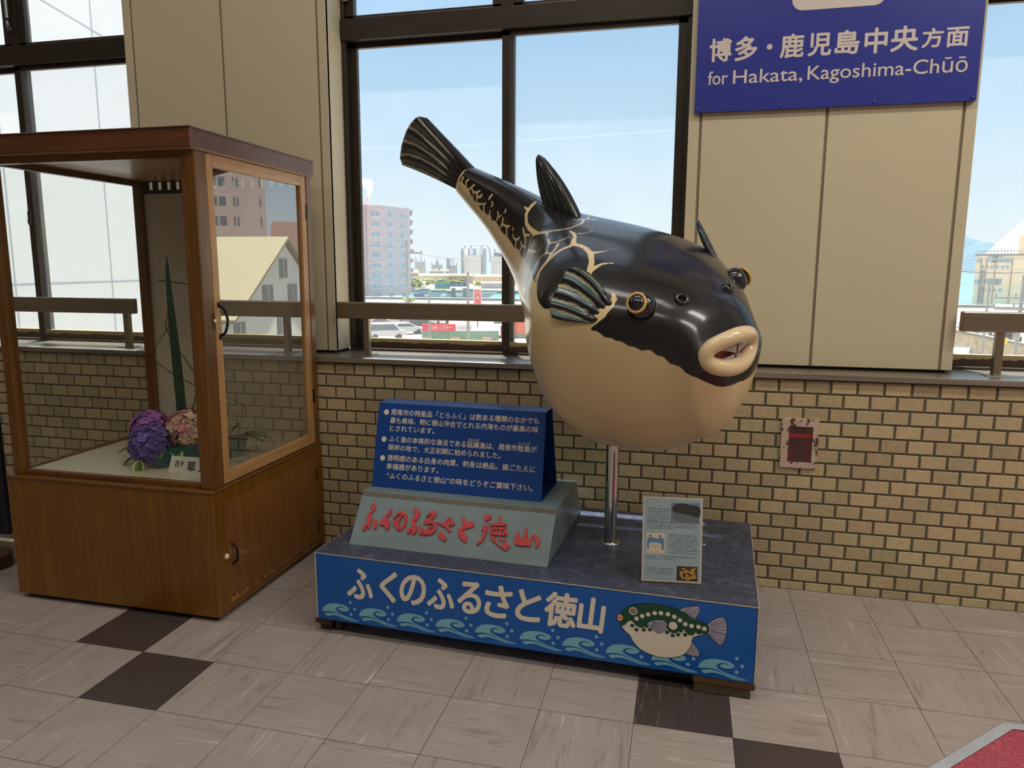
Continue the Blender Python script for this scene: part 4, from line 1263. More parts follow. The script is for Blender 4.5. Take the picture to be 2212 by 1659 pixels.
pm = [plain('leaflet_ink', (70, 80, 92), 0.6), plain('leaflet_heading', (206, 212, 214), 0.6)]
mb = MB()
mb.mat = 1
write(mb, '周南市とふく', lmap, -.086, .004, .271, .288, d=.0014)
write(mb, 'ふぐはえ縄漁発祥の地 粭島', lmap, -.088, .066, .178, .190, d=.0014)
mb.mat = 0
LN = ['周南市沖は古くから瀬戸内海の漁場', 'の良さで知られ特産のふくが多く', 'とらふくの身は締まり味も良い', 'ふくは昔から親しまれた魚です']
for k in range(6):
    write(mb, LN[k % 4], lmap, -.088, -.010 if k < 5 else -.03, .256 - .0085 * k, em=.0062, d=.0014)
for k in range(4):
    write(mb, LN[k % 4] + LN[(k + 1) % 4], lmap, -.088, .086 if k < 3 else .0, .2065 - .0075 * k + .004, em=.0060, d=.0014)
for k in range(8):
    write(mb, LN[k % 4] + LN[(k + 2) % 4][:5], lmap, -.012, .088, .166 - .0085 * k, em=.0062, d=.0014)
for k in range(2):
    write(mb, LN[k % 4] + LN[(k + 1) % 4], lmap, -.088, .088 if k < 1 else .01, .092 - .0085 * k, em=.0060, d=.0014)
for k in range(3):
    write(mb, LN[k % 4], lmap, -.088, .006, .050 - .0085 * k, em=.0060, d=.0014)
mb.build('lettering', pm, sh, 0)
mb = MB()          # photo of a swimming puffer
mb.mat = 0
mb.prism([(-.006, .213), (.092, .213), (.092, .283), (-.006, .283)], lmap, 0, .0014)
mb.mat = 1
mb.prism(cmap([(-.002, .262), (.010, .277), (.035, .280), (.060, .276), (.092, .270), (.092, .236), (.060, .240), (.030, .246), (.004, .250)], 60, True), lmap, 0, .0017)
mb.mat = 2
mb.prism(cmap([(.002, .252), (.020, .248), (.040, .254), (.060, .246), (.080, .232), (.070, .219), (.030, .217), (.004, .228)], 60, True), lmap, 0, .0016)
mb.build('fish_photo', [plain('photo_blue', (120, 140, 168), 0.4, var=0.3, scale=20), plain('photo_dark', (34, 36, 38), 0.4), plain('photo_belly', (112, 122, 126), 0.4, var=0.15)], sh, 0)
mb = MB()          # small chart
mb.mat = 0
mb.prism([(-.088, .104), (-.024, .104), (-.024, .174), (-.088, .174)], lmap, 0, .0014)
mb.mat = 1
mb.prism([(-.086, .118), (-.028, .118), (-.028, .156), (-.040, .159), (-.050, .155), (-.070, .159), (-.086, .156)], lmap, 0, .0017)
mb.mat = 0
mb.prism([(-.080, .108), (-.036, .108), (-.036, .138), (-.060, .142), (-.080, .138)], lmap, 0, .0020)
mb.mat = 2
for x in (-.076, -.042):
    mb.prism(disc(x, .164, .004, 12), lmap, 0, .0017)
mb.box((-.074, ly(.130) - .0024, .1285), (-.042, ly(.130) - .0018, .1297))
mb.box((-.059, ly(.124) - .0024, .114), (-.0575, ly(.124) - .0018, .1285))
mb.build('chart', [plain('chart_cream', (232, 220, 190), 0.5), plain('chart_blue', (84, 140, 190), 0.5), plain('chart_dark', (120, 60, 50), 0.5)], sh, 0)
mb = MB()          # photo of fried food
mb.mat = 0
mb.prism([(.018, .014), (.090, .014), (.090, .064), (.018, .064)], lmap, 0, .0014)
mb.mat = 1
rg = random.Random(4)
for k in range(26):
    x, z = rg.uniform(.026, .082), rg.uniform(.020, .058)
    mb.prism([(x + rg.uniform(.003, .009) * math.cos(a_), z + rg.uniform(.002, .006) * math.sin(a_)) for a_ in [j * math.pi / 4 for j in range(8)]], lmap, 0, .0016 + .00001 * k)
mb.build('food_photo', [plain('photo_brown', (52, 34, 24), 0.4), plain('photo_gold', (214, 158, 50), 0.4, var=0.35, scale=90)], sh, 0)
mb = MB()
mb.lathe([(0, .004), (.006, .0035), (.007, 0)], P(1.459, .521, PZ1), 14)
mb.v = [tuple(v) for v in mb.v]
tag(mb.build('screw', m_chrome), 'small shiny screw head on the slate top of the plinth, behind the leaflet holder', 'screw')

# ------------------------------------------------------------------ blue direction sign on the right pier
m_sblue = plain('sign_blue', (46, 56, 148), 0.28, var=0.02, scale=1.5, coat=0.15)
m_swhite = plain('sign_white', (216, 204, 196), 0.4, var=0.01)
sg = thing('direction_sign', 'large blue direction sign with white Japanese and English lettering on the right pier', 'sign', (.553, .13, 2.5))
mb = MB()
mb.box((-.002, .126, 2.115), (1.110, .1492, 2.93))
sp = mb.build('panel', m_sblue, sg, 0.001, True)
smap = lambda x, z, d: (x, .126 - d, z)
mb = MB()
for ch, x0, x1, z0, z1 in (('博', .051, .144, 2.322, 2.418), ('多', .157, .250, 2.320, 2.420), ('鹿', .341, .437, 2.321, 2.418), ('児', .452, .545, 2.322, 2.415), ('島', .558, .654, 2.322, 2.418), ('中', .672, .760, 2.319, 2.420), ('央', .772, .876, 2.320, 2.420), ('方', .888, .967, 2.328, 2.404), ('面', .978, 1.060, 2.326, 2.402)):
    write(mb, ch, smap, x0, x1, z0, z1, d=.0012, offset=0.026)
mb.prism(disc(.299, 2.371, .0115), smap, 0, .0012)
write(mb, 'for', smap, .050, .133, 2.229, em=.080, d=.0012, offset=.006)
write(mb, 'Hakata,', smap, .155, .438, 2.229, em=.080, d=.0012, offset=.006)
write(mb, 'Kagoshima-Chūō', smap, .458, 1.066, 2.229, em=.080, d=.0012, offset=.006)
mb.build('lettering', m_swhite, sp, 0, True)
mb = MB()
pts = []
for (cx_, cz_, a0) in ((.698, 2.552, -90), (.698, 2.80, 0), (.424, 2.80, 90), (.424, 2.552, 180)):
    for k in range(9):
        a_ = math.radians(a0 + 90 * k / 8)
        pts.append((cx_ + .045 * math.cos(a_), cz_ + .045 * math.sin(a_)))
mb.prism(pts, smap, 0, .0012)
mb.build('number_field', m_swhite, sp, 0, True)
for x in (.012, .357, .727, 1.096):
    mb = MB()
    mb.lathe([(.0075, 0), (.0075, .002), (.004, .004), (0, .004)], (x, .126, 2.128), 16, (0, -1, 0))
    mb.build('screw', m_sblue, sp, 0, True)

# ------------------------------------------------------------------ recessed red call box in the brick wall
cb = thing('call_box', 'small red call box in a rusty white frame on the brick wall', 'call box', (.503, -.012, .681))
t = NT('rusty_white_frame')
_n = t.noise(t.coord((22, 22, 22)), 1.0, 7, 0.7, 0.3)
m_rusty = t.bsdf(t.mix(t.ramp(_n, [(0.53, 0.0), (0.57, 1.0)]), lin((196, 176, 158)), lin((92, 52, 36))), 0.6)
mb = MB()
for a, b in (((.426, .756), (.580, .792)), ((.426, .570), (.580, .596)), ((.426, .596), (.458, .756)), ((.556, .596), (.580, .756))):
    mb.box((a[0], -.012, a[1]), (b[0], .003, b[1]))
mb.build('frame', m_rusty, cb, 0.002, True)
mb = MB()
mb.box((.456, -.003, .594), (.558, .003, .758))
rb = mb.build('red_panel', plain('dark_red_plastic', (98, 26, 36), 0.15, coat=0.5, var=0.1), cb, 0.001, True)
mb = MB()
mb.mat = 1
mb.box((.458, -.006, .706), (.556, -.002, .722))
mb.mat = 0
mb.box((.474, -.006, .728), (.530, -.002, .748))
for z in (.690, .676, .660):
    mb.box((.470, -.005, z), (.524, -.002, z + .007))
mb.box((.484, -.006, .612), (.520, -.002, .646))
mb.build('switch_plate', [plain('deep_red', (66, 22, 30), 0.2, coat=0.4), plain('bright_red', (190, 34, 40), 0.3)], rb, 0.001, True)
mb = MB()
mb.add([(.457, -.0085, .595), (.557, -.0085, .595), (.557, -.0085, .757), (.457, -.0085, .757)], [(0, 1, 2, 3)])
mb.build('cover_pane', glass('cover_pane', (0.85, 0.75, 0.75)), rb, 0, True)

# ------------------------------------------------------------------ red mat in a metal frame, bottom right corner
mt = thing('floor_mat', 'red ribbed mat in a metal frame on the floor at the bottom right corner', 'mat', (1.9, -1.9, 0))
ca = Vector((1.031, -.886, 0))
e1 = (Vector((.714, -1.194, 0)) - ca).normalized()
e2 = (Vector((1.097, -.883, 0)) - ca).normalized()
e2 = Vector((-e1.y, e1.x, 0)) if Vector((-e1.y, e1.x, 0)).dot(e2) > 0 else Vector((e1.y, -e1.x, 0))
q = Vector((1.0, .03, 0)).normalized()
MA = [ca, ca + e1 * 1.6, ca + e1 * 1.6 + q * 2.2, ca + q * 2.2]
cen = sum(MA, Vector()) / 4


def inset(poly, w):
    n = len(poly)
    out = []
    for i in range(n):
        a, b, c = poly[i - 1], poly[i], poly[(i + 1) % n]
        d1, d2 = (b - a).normalized(), (c - b).normalized()
        n1, n2 = Vector((-d1.y, d1.x, 0)), Vector((-d2.y, d2.x, 0))
        if n1.dot(cen - b) < 0:
            n1 = -n1
        if n2.dot(cen - b) < 0:
            n2 = -n2
        k = 1 + n1.dot(n2)
        out.append(b + (n1 + n2) * (w / k))
    return out


I1, I2 = inset(MA, .010), inset(MA, .042)
mb = MB()
for i in range(4):
    j = (i + 1) % 4
    z = Vector((0, 0, .011))
    mb.add([MA[i], MA[j], I1[j] + z, I1[i] + z], [(0, 1, 2, 3)])
    mb.add([I1[i] + z, I1[j] + z, I2[j] + z, I2[i] + z], [(0, 1, 2, 3)])
mb.build('metal_frame', plain('aluminium_frame', (214, 218, 226), 0.42, 0.6, var=0.08, scale=20), mt, 0, True)
t = NT('red_ribbed_mat')
_c = t.coord((60, 60, 60))
_vo = t.n('TexVoronoi')
t.set(_vo.inputs['Vector'], _c)
_vo.inputs['Scale'].default_value = 1.6
_vo.inputs['Randomness'].default_value = 0.35
m_redmat = t.bsdf(t.ramp(_vo.outputs['Distance'], [(0.1, lin((226, 150, 158))), (0.35, lin((186, 84, 98))), (0.7, lin((160, 62, 78)))]), 0.7, 0, 0, t.bump(_vo.outputs['Distance'], 0.5, 0.003))
mb = MB()
mb.add([p + Vector((0, 0, .0085)) for p in I2], [(0, 1, 2, 3)])
mb.build('mat_surface', m_redmat, mt, 0, True)

# ------------------------------------------------------------------ dark board on a wooden foot, cut by the left edge
sb = thing('standing_board', 'dark blue standing board on a round wooden foot at the left edge behind the showcase', 'board', (-3.30, -.66, 0))
mb = MB()
mb.lathe([(0, 0), (.088, 0), (.095, .008), (.095, .060), (.086, .068), (.0, .068)], (-3.222, -.665, 0), 36)
mb.build('foot', wood('foot_wood', (62, 38, 26), (96, 60, 40), 'x', 0.4), sb, 0, True)
mb = MB()
mb.cyl((-3.225, -.66, .066), (-3.225, -.66, .99), .017, n=16)
mb.build('upright', m_w3, sb, 0, True)
mb = MB()
mb.box((-3.75, -.635, .157), (-3.130, -.612, .985))
mb.build('panel', plain('navy_board', (22, 26, 38), 0.4, var=0.05), sb, 0.003, True)

# ------------------------------------------------------------------ the puffer fish
ST = 0.94 * np.array([.50, .44, .34, .20, .05, -.12, -.30, -.50, -.78, -1.11])
FS=[-0.2133, -0.623, 1.2978, 0.6936, 0.4518, 0.2799, 0.6891, 0.1896]
FW=[0.1645, 0.1953, 0.274, 0.3642, 0.4295, 0.3763, 0.2621, 0.1639, 0.0903, 0.055]
FU=[0.0642, 0.1298, 0.1792, 0.2153, 0.2364, 0.2535, 0.2573, 0.2329, 0.1657, 0.0618]
FD=[0.3056, 0.3579, 0.4388, 0.5019, 0.5304, 0.4694, 0.3252, 0.1671, 0.0977, 0.0795]
FW, FU, FD = np.array(FW), np.array(FU), np.array(FD)
CAP = 0.06


def spline(x, xs, ys):
    x = np.atleast_1d(x)
    m = np.gradient(ys, xs)
    i = np.clip(np.searchsorted(xs, x) - 1, 0, len(xs) - 2)
    h = xs[i + 1] - xs[i]
    t_ = (x - xs[i]) / h
    return (2 * t_**3 - 3 * t_**2 + 1) * ys[i] + (t_**3 - 2 * t_**2 + t_) * h * m[i] + (-2 * t_**3 + 3 * t_**2) * ys[i + 1] + (t_**3 - t_**2) * h * m[i + 1]


_fine = np.linspace(ST[-1] - .4, ST[0] + .05 + CAP, 400)
_k = np.clip((_fine + .14) / (-.52), 0, 1)
_k = _k * _k * (3 - 2 * _k)
_psi = FS[3] + (FS[4] - FS[3]) * _k
_th = FS[5] + (FS[6] - FS[5]) * _k
_T = np.stack([np.cos(_psi) * np.cos(_th), -np.sin(_psi) * np.cos(_th), -np.sin(_th)], 1)
_cum = np.concatenate([np.zeros((1, 3)), np.cumsum((_T[1:] + _T[:-1]) / 2 * (_fine[1] - _fine[0]), 0)])
_A = _cum - np.array([np.interp(0, _fine, _cum[:, i]) for i in range(3)]) + np.array(FS[:3])


def fframe(s):
    s = np.atleast_1d(s)
    c = np.stack([np.interp(s, _fine, _A[:, i]) for i in range(3)], 1)
    t_ = np.stack([np.interp(s, _fine, _T[:, i]) for i in range(3)], 1)
    t_ /= np.linalg.norm(t_, axis=1)[:, None]
    l = np.cross(np.array([0, 0, 1.]), t_)
    l /= np.linalg.norm(l, axis=1)[:, None]
    u = np.cross(t_, l)
    r = FS[7]
    return c, t_, np.cos(r) * l + np.sin(r) * u, -np.sin(r) * l + np.cos(r) * u


def fpoint(s, a):
    """point of the skin and its rest coordinates (s, |sideways|, height)"""
    sc = np.minimum(s, ST[0])
    ov = np.maximum(s, ST[0]) - ST[0]
    w, hu, hd = (spline(sc, ST[::-1], q[::-1]) + np.maximum(ov * (q[0] - q[1]) / (ST[0] - ST[1]), -.5 * q[0]) for q in (FW, FU, FD))
    c, t_, L, U = fframe(s)
    k = np.sqrt(np.clip(1 - ((np.maximum(s, ST[0]) - ST[0]) / CAP) ** 2, 0, 1))
    h = np.where(np.sin(a) >= 0, hu, hd)
    ca_, sa_ = np.cos(a), np.sin(a)
    e_ = np.where(sa_ > 0, 0.80, 1.0)          # flatter back, round belly
    ca_, sa_ = np.sign(ca_) * np.abs(ca_) ** e_, np.sign(sa_) * np.abs(sa_) ** e_
    l_ = w * k * ca_
    v_ = (hu - hd) / 2 * (1 - k) + h * k * sa_
    # soft brow ridge above the eyes running to the mouth corner
    return c + L * l_[:, None] + U * v_[:, None], np.stack([s, np.abs(l_), v_], 1)


NS, NA = 400, 520
sg_ = np.concatenate([np.linspace(ST[-1], ST[0], NS - 40), ST[0] + CAP * np.sin(np.linspace(0, np.pi / 2, 41))[1:]])
ag_ = np.arange(NA) * 2 * np.pi / NA
SS, AA = np.meshgrid(sg_, ag_, indexing='ij')
VX, VR = fpoint(SS.ravel(), AA.ravel())


def seg_dist(P_, pts, rad=None):
    """distance from each point to a polyline, less the stroke half width"""
    best = np.full(len(P_), 9.0)
    for (a, b), (ra, rb) in zip(zip(pts[:-1], pts[1:]), zip(rad[:-1], rad[1:])):
        a, b = np.array(a), np.array(b)
        d = b - a
        q = np.clip(((P_ - a) @ d) / max(d @ d, 1e-12), 0, 1)
        dist = np.linalg.norm(P_ - a - q[:, None] * d, axis=1) - (ra + (rb - ra) * q)
        best = np.minimum(best, dist)
    return best


bnd = BND
poly = [(b[0], b[2]) for b in bnd]
poly = [(0.70, poly[0][1] - .012), (0.575, poly[0][1] - .012)] + poly + [(-1.3, poly[-1][1]), (-1.3, -1.2), (0.70, -1.2)]
px, py = VR[:, 0], VR[:, 2]
inside = np.zeros(len(px), bool)
for (xa, ya), (xb, yb) in zip(poly, poly[1:] + poly[:1]):
    cr_ = ((ya > py) != (yb > py))
    with np.errstate(divide='ignore', invalid='ignore'):
        xi = (xb - xa) * (py - ya) / (yb - ya) + xa
    inside ^= cr_ & (px < xi)
dB = seg_dist(VR, [(.575, .03, bnd[0][2] - .008)] + list(bnd), [0] * (len(bnd) + 1))
sdf = np.where(inside, dB, -dB)
sel = (VR[:, 0] < 0.35) & ~((np.cos(AA.ravel()) > 0) & (VR[:, 0] > -.25))
Q = VR[sel]
g = sdf[sel]
for st in WST:
    p3 = [(a, b, c) for a, b, c, d in st]
    rr = [d for a, b, c, d in st]
    lo, hi = np.min(p3, 0) - .05, np.max(p3, 0) + .05
    m_ = ((Q >= lo) & (Q <= hi)).all(1)
    g[m_] = np.maximum(g[m_], -seg_dist(Q[m_], p3, rr))
for st in BST:
    p3 = [(a, b, c) for a, b, c, d in st]
    rr = [d for a, b, c, d in st]
    lo, hi = np.min(p3, 0) - .05, np.max(p3, 0) + .05
    m_ = ((Q >= lo) & (Q <= hi)).all(1)
    g[m_] = np.minimum(g[m_], seg_dist(Q[m_], p3, rr))
sdf[sel] = g

pf = thing('puffer_fish', 'big glossy black and cream puffer fish statue mounted on the steel pole', 'puffer fish statue', (POLE[0], POLE[1], .84))
fs = []
nrow = len(sg_)
idx = np.arange(nrow * NA).reshape(nrow, NA)
a_, b_ = idx[:-1], idx[1:]
fs = np.stack([a_, np.roll(a_, -1, 1), np.roll(b_, -1, 1), b_], -1).reshape(-1, 4)
me = bpy.data.meshes.new('body')
loc0 = np.array([POLE[0], POLE[1], .84])
capv = VX[idx[0]].mean(0)
allv = np.concatenate([VX, capv[None]]) - loc0
faces = fs.tolist() + [[len(VX), idx[0][(k + 1) % NA], idx[0][k]] for k in range(NA)]
me.from_pydata(allv.tolist(), [], [list(map(int, f)) for f in faces])
at_ = me.attributes.new('marking', 'FLOAT', 'POINT')
at_.data.foreach_set('value', np.concatenate([sdf, [-.01]]).astype(np.float32))
me.polygons.foreach_set('use_smooth', [True] * len(me.polygons))
t = NT('painted_fibreglass')
_m = t.attr('marking').outputs['Fac']
_k = t.ramp(t.math('MULTIPLY_ADD', _m, 400.0, 0.5), [(0.0, 0.0), (1.0, 1.0)])
_cr = t.n('TexVoronoi', feature='DISTANCE_TO_EDGE')
t.set(_cr.inputs['Vector'], t.coord((1, 1, 1)))
_cr.inputs['Scale'].default_value = 34
_n = t.noise(t.coord(), 3.0, 5)
_n2 = t.noise(t.coord(), 26.0, 4, 0.7)
_spk = t.ramp(t.noise(t.coord(), 60.0, 2, 0.5), [(0.74, 0.0), (0.78, 0.55)])
cream = t.mix(t.ramp(_n, [(0.3, 0.0), (0.75, 0.5)]), lin((226, 204, 152)), lin((212, 184, 142)))
cream = t.mix(_spk, cream, lin((110, 84, 52)))
black = t.mix(t.ramp(_n2, [(0.4, 0.0), (0.75, 0.35)]), lin((12, 13, 17)), lin((30, 29, 27)))
crack = t.ramp(_cr.outputs['Distance'], [(0.0, 0.0), (0.03, 1.0)])
m_fish = t.bsdf(t.mix(_k, black, cream), t.ramp(_n2, [(0.3, 0.30), (0.75, 0.42)]), 0, 0.75, t.bump(t.math('ADD', t.math('MULTIPLY', crack, 0.25), t.math('MULTIPLY', _n2, 0.5)), 0.05, 0.003), 0.25, 0.14)
me.materials.append(m_fish)
me.update()
fb = bpy.data.objects.new('body', me)
COL.objects.link(fb)
fb.parent = pf
XF[fb.name] = XF[pf.name]

m_fblack = plain('glossy_black', (20, 20, 24), 0.16, coat=0.5, var=0.1)
m_gold = plain('gold_eye_ring', (214, 166, 92), 0.3, var=0.06)
m_lip = plain('cream_lip', (228, 204, 158), 0.22, coat=0.35, var=0.05, scale=8)
m_mouth = plain('mouth_lining', (150, 44, 54), 0.4, coat=0.2)
m_tooth = plain('grey_teeth', (172, 156, 152), 0.25, coat=0.3, var=0.05)

for c, n_, up, lab in (((-.142, -1.004, 1.317), (-.12, -.93, .34), (0, 0, 1), None), ((.162, -.646, 1.394), (.60, .68, .40), (0, 0, 1), None)):
    n_ = Vector(n_).normalized()
    c = Vector(c)
    u_ = Vector(up)
    u_ = (u_ - n_ * u_.dot(n_)).normalized()
    w_ = u_.cross(n_)
    mb = MB()
    mb.ball(c + w_ * .006 + n_ * .001, (.046, .046, .043), 14, 24, (w_, u_, n_))
    ey = mb.build('eye', m_fblack, pf, 0, True)
    e = c + n_ * .0385 - w_ * .005
    mb = MB()
    mb.torus(e, n_, u_, .0300, .0050, 48, 12, .0272)
    mb.build('eye_ring', m_gold, ey, 0, True)
    mb = MB()
    mb.ball(e + n_ * .002, (.0255, .0278, .012), 10, 24, (w_, u_, n_))
    mb.ball(e + n_ * .010, (.012, .013, .007), 8, 16, (w_, u_, n_))
    mb.build('pupil', m_fblack, ey, 0, True)
for c, n_ in (((-.017, -.962, 1.337), (.20, -.78, .59)), ((.128, -.814, 1.371), (.62, -.42, .66))):
    n_ = Vector(n_).normalized()
    mb = MB()
    c = Vector(c) - n_ * .004
    mb.lathe([(.026, 0), (.024, .008), (.021, .014), (.0185, .017), (.014, .0165), (.010, .012), (.009, .004), (0, .002)], c, 24, n_)
    mb.build('nostril', m_fblack, pf, 0, True)

# mouth: thick lips, lining, four tooth plates
_c, _t, _L, _U = (np.array(q[0]) for q in fframe([.47]))
mn = Vector((.715, -.670, -.18)).normalized()
ml = Vector(_L)
ml = (ml - mn * ml.dot(mn)).normalized()
mu = mn.cross(ml)
mc = Vector((.133, -.955, 1.176)) + mn * .026 + ml * .004 + mu * .009
LR, LH = .101, .0445
pts, rr = [], []
for k in range(72):
    an = 2 * math.pi * k / 72
    ca_, sa_ = math.cos(an), math.sin(an)
    x = LR * math.copysign(abs(ca_) ** 0.85, ca_)
    y = LH * math.copysign(abs(sa_) ** 0.9, sa_)
    pts.append(mc + ml * x + mu * (y + .010 * (1 - abs(ca_)) * (1 if sa_ > 0 else -.6)) - mn * (.30 * x * x / LR + .0))
    rr.append(.0250 + .003 * max(0, -sa_))
mb = MB()
mb.ring(pts, mn, rr, 18)
lp = mb.build('lips', m_lip, pf, 0, True)
mb = MB()
mb.mat = 0
o = [mc + (p - mc) * .95 - mn * .004 for p in pts]
mb.add(o + [mc - mn * .016], [(i, (i + 1) % 72, 72) for i in range(72)], True)
mb.build('mouth_lining', m_mouth, lp, 0, True)


def plate(s, upper):
    mb = MB()
    y_out = LH * .80 if upper else -LH * .80
    poly = [(0.004, y_out), (.055, y_out * .95), (.085, y_out * .62)]
    poly += [(.070, y_out * .42), (.040, y_out * .30), (.012, y_out * .02), (0.004, -y_out * .12)] if upper else [(.075, y_out * .55), (.045, y_out * .50), (.015, y_out * .30), (0.004, y_out * .12)]
    f = lambda x, y, d: tuple(mc + ml * (s * x) + mu * y + mn * (d - .30 * x * x / LR))
    q = poly if s > 0 else poly
    mb.prism(q, f, -.012, .006 if upper else .001)
    return mb


for s in (1, -1):
    for up_ in (True, False):
        plate(s, up_).build('tooth', m_tooth, lp, 0.002, True)


# fins: black ridged blades with teal and cream rays
t = NT('fin_paint')
_a = t.attr('ray').outputs['Fac']
_r = t.attr('reach').outputs['Fac']
_w = t.math('MULTIPLY_ADD', t.noise(t.coord((1, 1, 1)), 22.0, 4, 0.6), 0.46, -0.23)
_f = t.math('FRACT', t.math('ADD', _a, _w))
_c = t.ramp(_f, [(0.0, lin((18, 26, 34))), (0.26, lin((18, 28, 36))), (0.30, lin((36, 66, 72))), (0.52, lin((52, 92, 92))), (0.60, lin((40, 74, 78))), (0.66, lin((206, 190, 150))), (0.80, lin((206, 190, 150))), (0.84, lin((46, 82, 84))), (0.95, lin((18, 28, 36)))], 'LINEAR')
_mask = t.ramp(t.math('ADD', _r, t.math('MULTIPLY', _w, 0.5)), [(0.16, 0.0), (0.26, 1.0)])
m_fin = t.bsdf(t.mix(_mask, lin((18, 20, 26)), _c), 0.24, 0, 0.3)
t = NT('dark_fin_paint')
_a = t.attr('ray').outputs['Fac']
_r = t.attr('reach').outputs['Fac']
_w = t.math('MULTIPLY_ADD', t.noise(t.coord((1, 1, 1)), 18.0, 4, 0.6), 0.36, -0.18)
_f = t.math('FRACT', t.math('ADD', _a, _w))
_c = t.ramp(_f, [(0.0, lin((24, 26, 32))), (0.30, lin((26, 30, 36))), (0.50, lin((40, 50, 54))), (0.68, lin((48, 60, 62))), (0.76, lin((150, 136, 110))), (0.86, lin((150, 136, 110))), (0.92, lin((36, 44, 48))), (1.0, lin((24, 26, 32)))])
_mask = t.ramp(t.math('ADD', _r, t.math('MULTIPLY', _w, 0.5)), [(0.22, 0.0), (0.34, 1.0)])
m_fin2 = t.bsdf(t.mix(_mask, lin((20, 22, 28)), _c), 0.26, 0, 0.25)


def fin(name, rays_, nrays, thick, mat, root_in=0.03, ridge=0.004, shift=(0, 0, 0)):
    R = np.array(rays_, float) + np.array(shift)
    R[:, 0] += (R[:, 0] - R[:, 1]) / np.linalg.norm(R[:, 0] - R[:, 1], axis=1)[:, None] * root_in
    nv, nu = 90, 36
    tv = np.linspace(0, 1, nv)
    tr = np.linspace(0, 1, len(R))
    G = np.zeros((nv, 3, 3))
    for i in range(3):
        for k in range(3):
            G[:, i, k] = spline(tv, tr, R[:, i, k])
    u = np.linspace(0, 1, nu)
    b0, b1, b2 = 2 * (u - .5) * (u - 1), -4 * u * (u - 1), 2 * u * (u - .5)
    S = G[:, None, 0] * b0[None, :, None] + G[:, None, 1] * b1[None, :, None] + G[:, None, 2] * b2[None, :, None]
    n_ = np.cross(R[-1, 0] - R[0, 0], R[len(R) // 2, 2] - R[len(R) // 2, 0])
    n_ /= np.linalg.norm(n_)
    edge = np.minimum(1, np.minimum(tv, 1 - tv)[:, None] / .07) * np.minimum(1, (1 - u)[None] / .06 + .0)
    edge = np.sqrt(np.clip(1 - (1 - edge) ** 2, 0, 1))
    tk = thick * (1 - .55 * u)[None] * (.25 + .75 * edge)
    wv = ridge * np.sin(2 * np.pi * (tv * nrays + .1))[:, None] * np.clip(np.minimum(u / .3, 1), 0, 1)[None] * edge
    front = S + n_ * (tk / 2 + wv)[..., None]
    back = S + n_ * (-tk / 2 - wv)[..., None]
    vs = np.concatenate([front.reshape(-1, 3), back.reshape(-1, 3)])
    nn = nv * nu
    f = []
    for i in range(nv - 1):
        for j in range(nu - 1):
            q = (i * nu + j, i * nu + j + 1, (i + 1) * nu + j + 1, (i + 1) * nu + j)
            f.append(q)
            f.append(tuple(nn + k for k in q[::-1]))
    rim = [i * nu for i in range(nv)] + [(nv - 1) * nu + j for j in range(1, nu)] + [i * nu + nu - 1 for i in range(nv - 2, -1, -1)] + [j for j in range(nu - 2, 0, -1)]
    for k in range(len(rim)):
        a, b = rim[k], rim[(k + 1) % len(rim)]
        f.append((a, b, nn + b, nn + a))
    mb = MB()
    mb.add(vs.tolist(), f, True)
    o = mb.build(name, mat, pf, 0, True)
    for nm, val in (('ray', np.repeat(tv * nrays, nu)), ('reach', np.tile(u, nv))):
        at = o.data.attributes.new(nm, 'FLOAT', 'POINT')
        at.data.foreach_set('value', np.concatenate([val, val]).astype(np.float32))
    return o


fin('tail_fin', TAIL, 5.0, .040, m_fin2, 0.05, .004)
fin('dorsal_fin', DORSAL, 5.0, .045, m_fin2, 0.05, .003)
fin('pectoral_fin', PECTORAL, 5.0, .022, m_fin, 0.03, .0045)
fin('pectoral_fin', PECTORAL_FAR, 5.0, .022, m_fin, 0.05, .0045, (-.055, .02, .055))

# ------------------------------------------------------------------ outside: street, harbour and hills
GZ = -6.5


def pol(az, D, z=GZ):
    a = math.radians(az)
    return (CAM[0] + D * math.sin(a), CAM[1] + D * math.cos(a), z)


def el(e, D):
    return CAM[2] + e * D


def frame_at(az, D, turn=0.0):
    """local frame standing at (az, D): x to the right as seen from the window, y away"""
    p = pol(az, D, 0)
    r = -math.radians(az) + math.radians(turn)
    return p, r


m_asphalt = plain('street_ground', (124, 119, 111), 0.9, var=0.08, scale=0.2)
m_sea = plain('harbour_water', (62, 116, 132), 0.2, var=0.06, scale=0.02)
m_far = plain('far_shore_ground', (132, 124, 104), 0.9, var=0.12, scale=0.01)
mb = MB()
mb.add([(-400, 6, GZ), (400, 6, GZ), (400, 176, GZ), (-400, 176, GZ)], [(0, 1, 2, 3)])
struct(mb.build('ground', m_asphalt))
mb = MB()
mb.add([(-3000, 176, GZ - 1.2), (3000, 176, GZ - 1.2), (3000, 6000, GZ - 1.2), (-3000, 6000, GZ - 1.2)], [(0, 1, 2, 3)])
struct(mb.build('sea', m_sea))
mb = MB()
mb.box((-900, 262, GZ - 3), (-20, 1300, GZ))
struct(mb.build('far_shore', m_far))
m_qw = plain('quay_concrete', (120, 120, 116), 0.9, var=0.2, scale=0.3)
mb = MB()
mb.box((-400, 174, GZ - 3), (400, 176.5, GZ + .6))
struct(mb.build('quay_wall', m_qw))

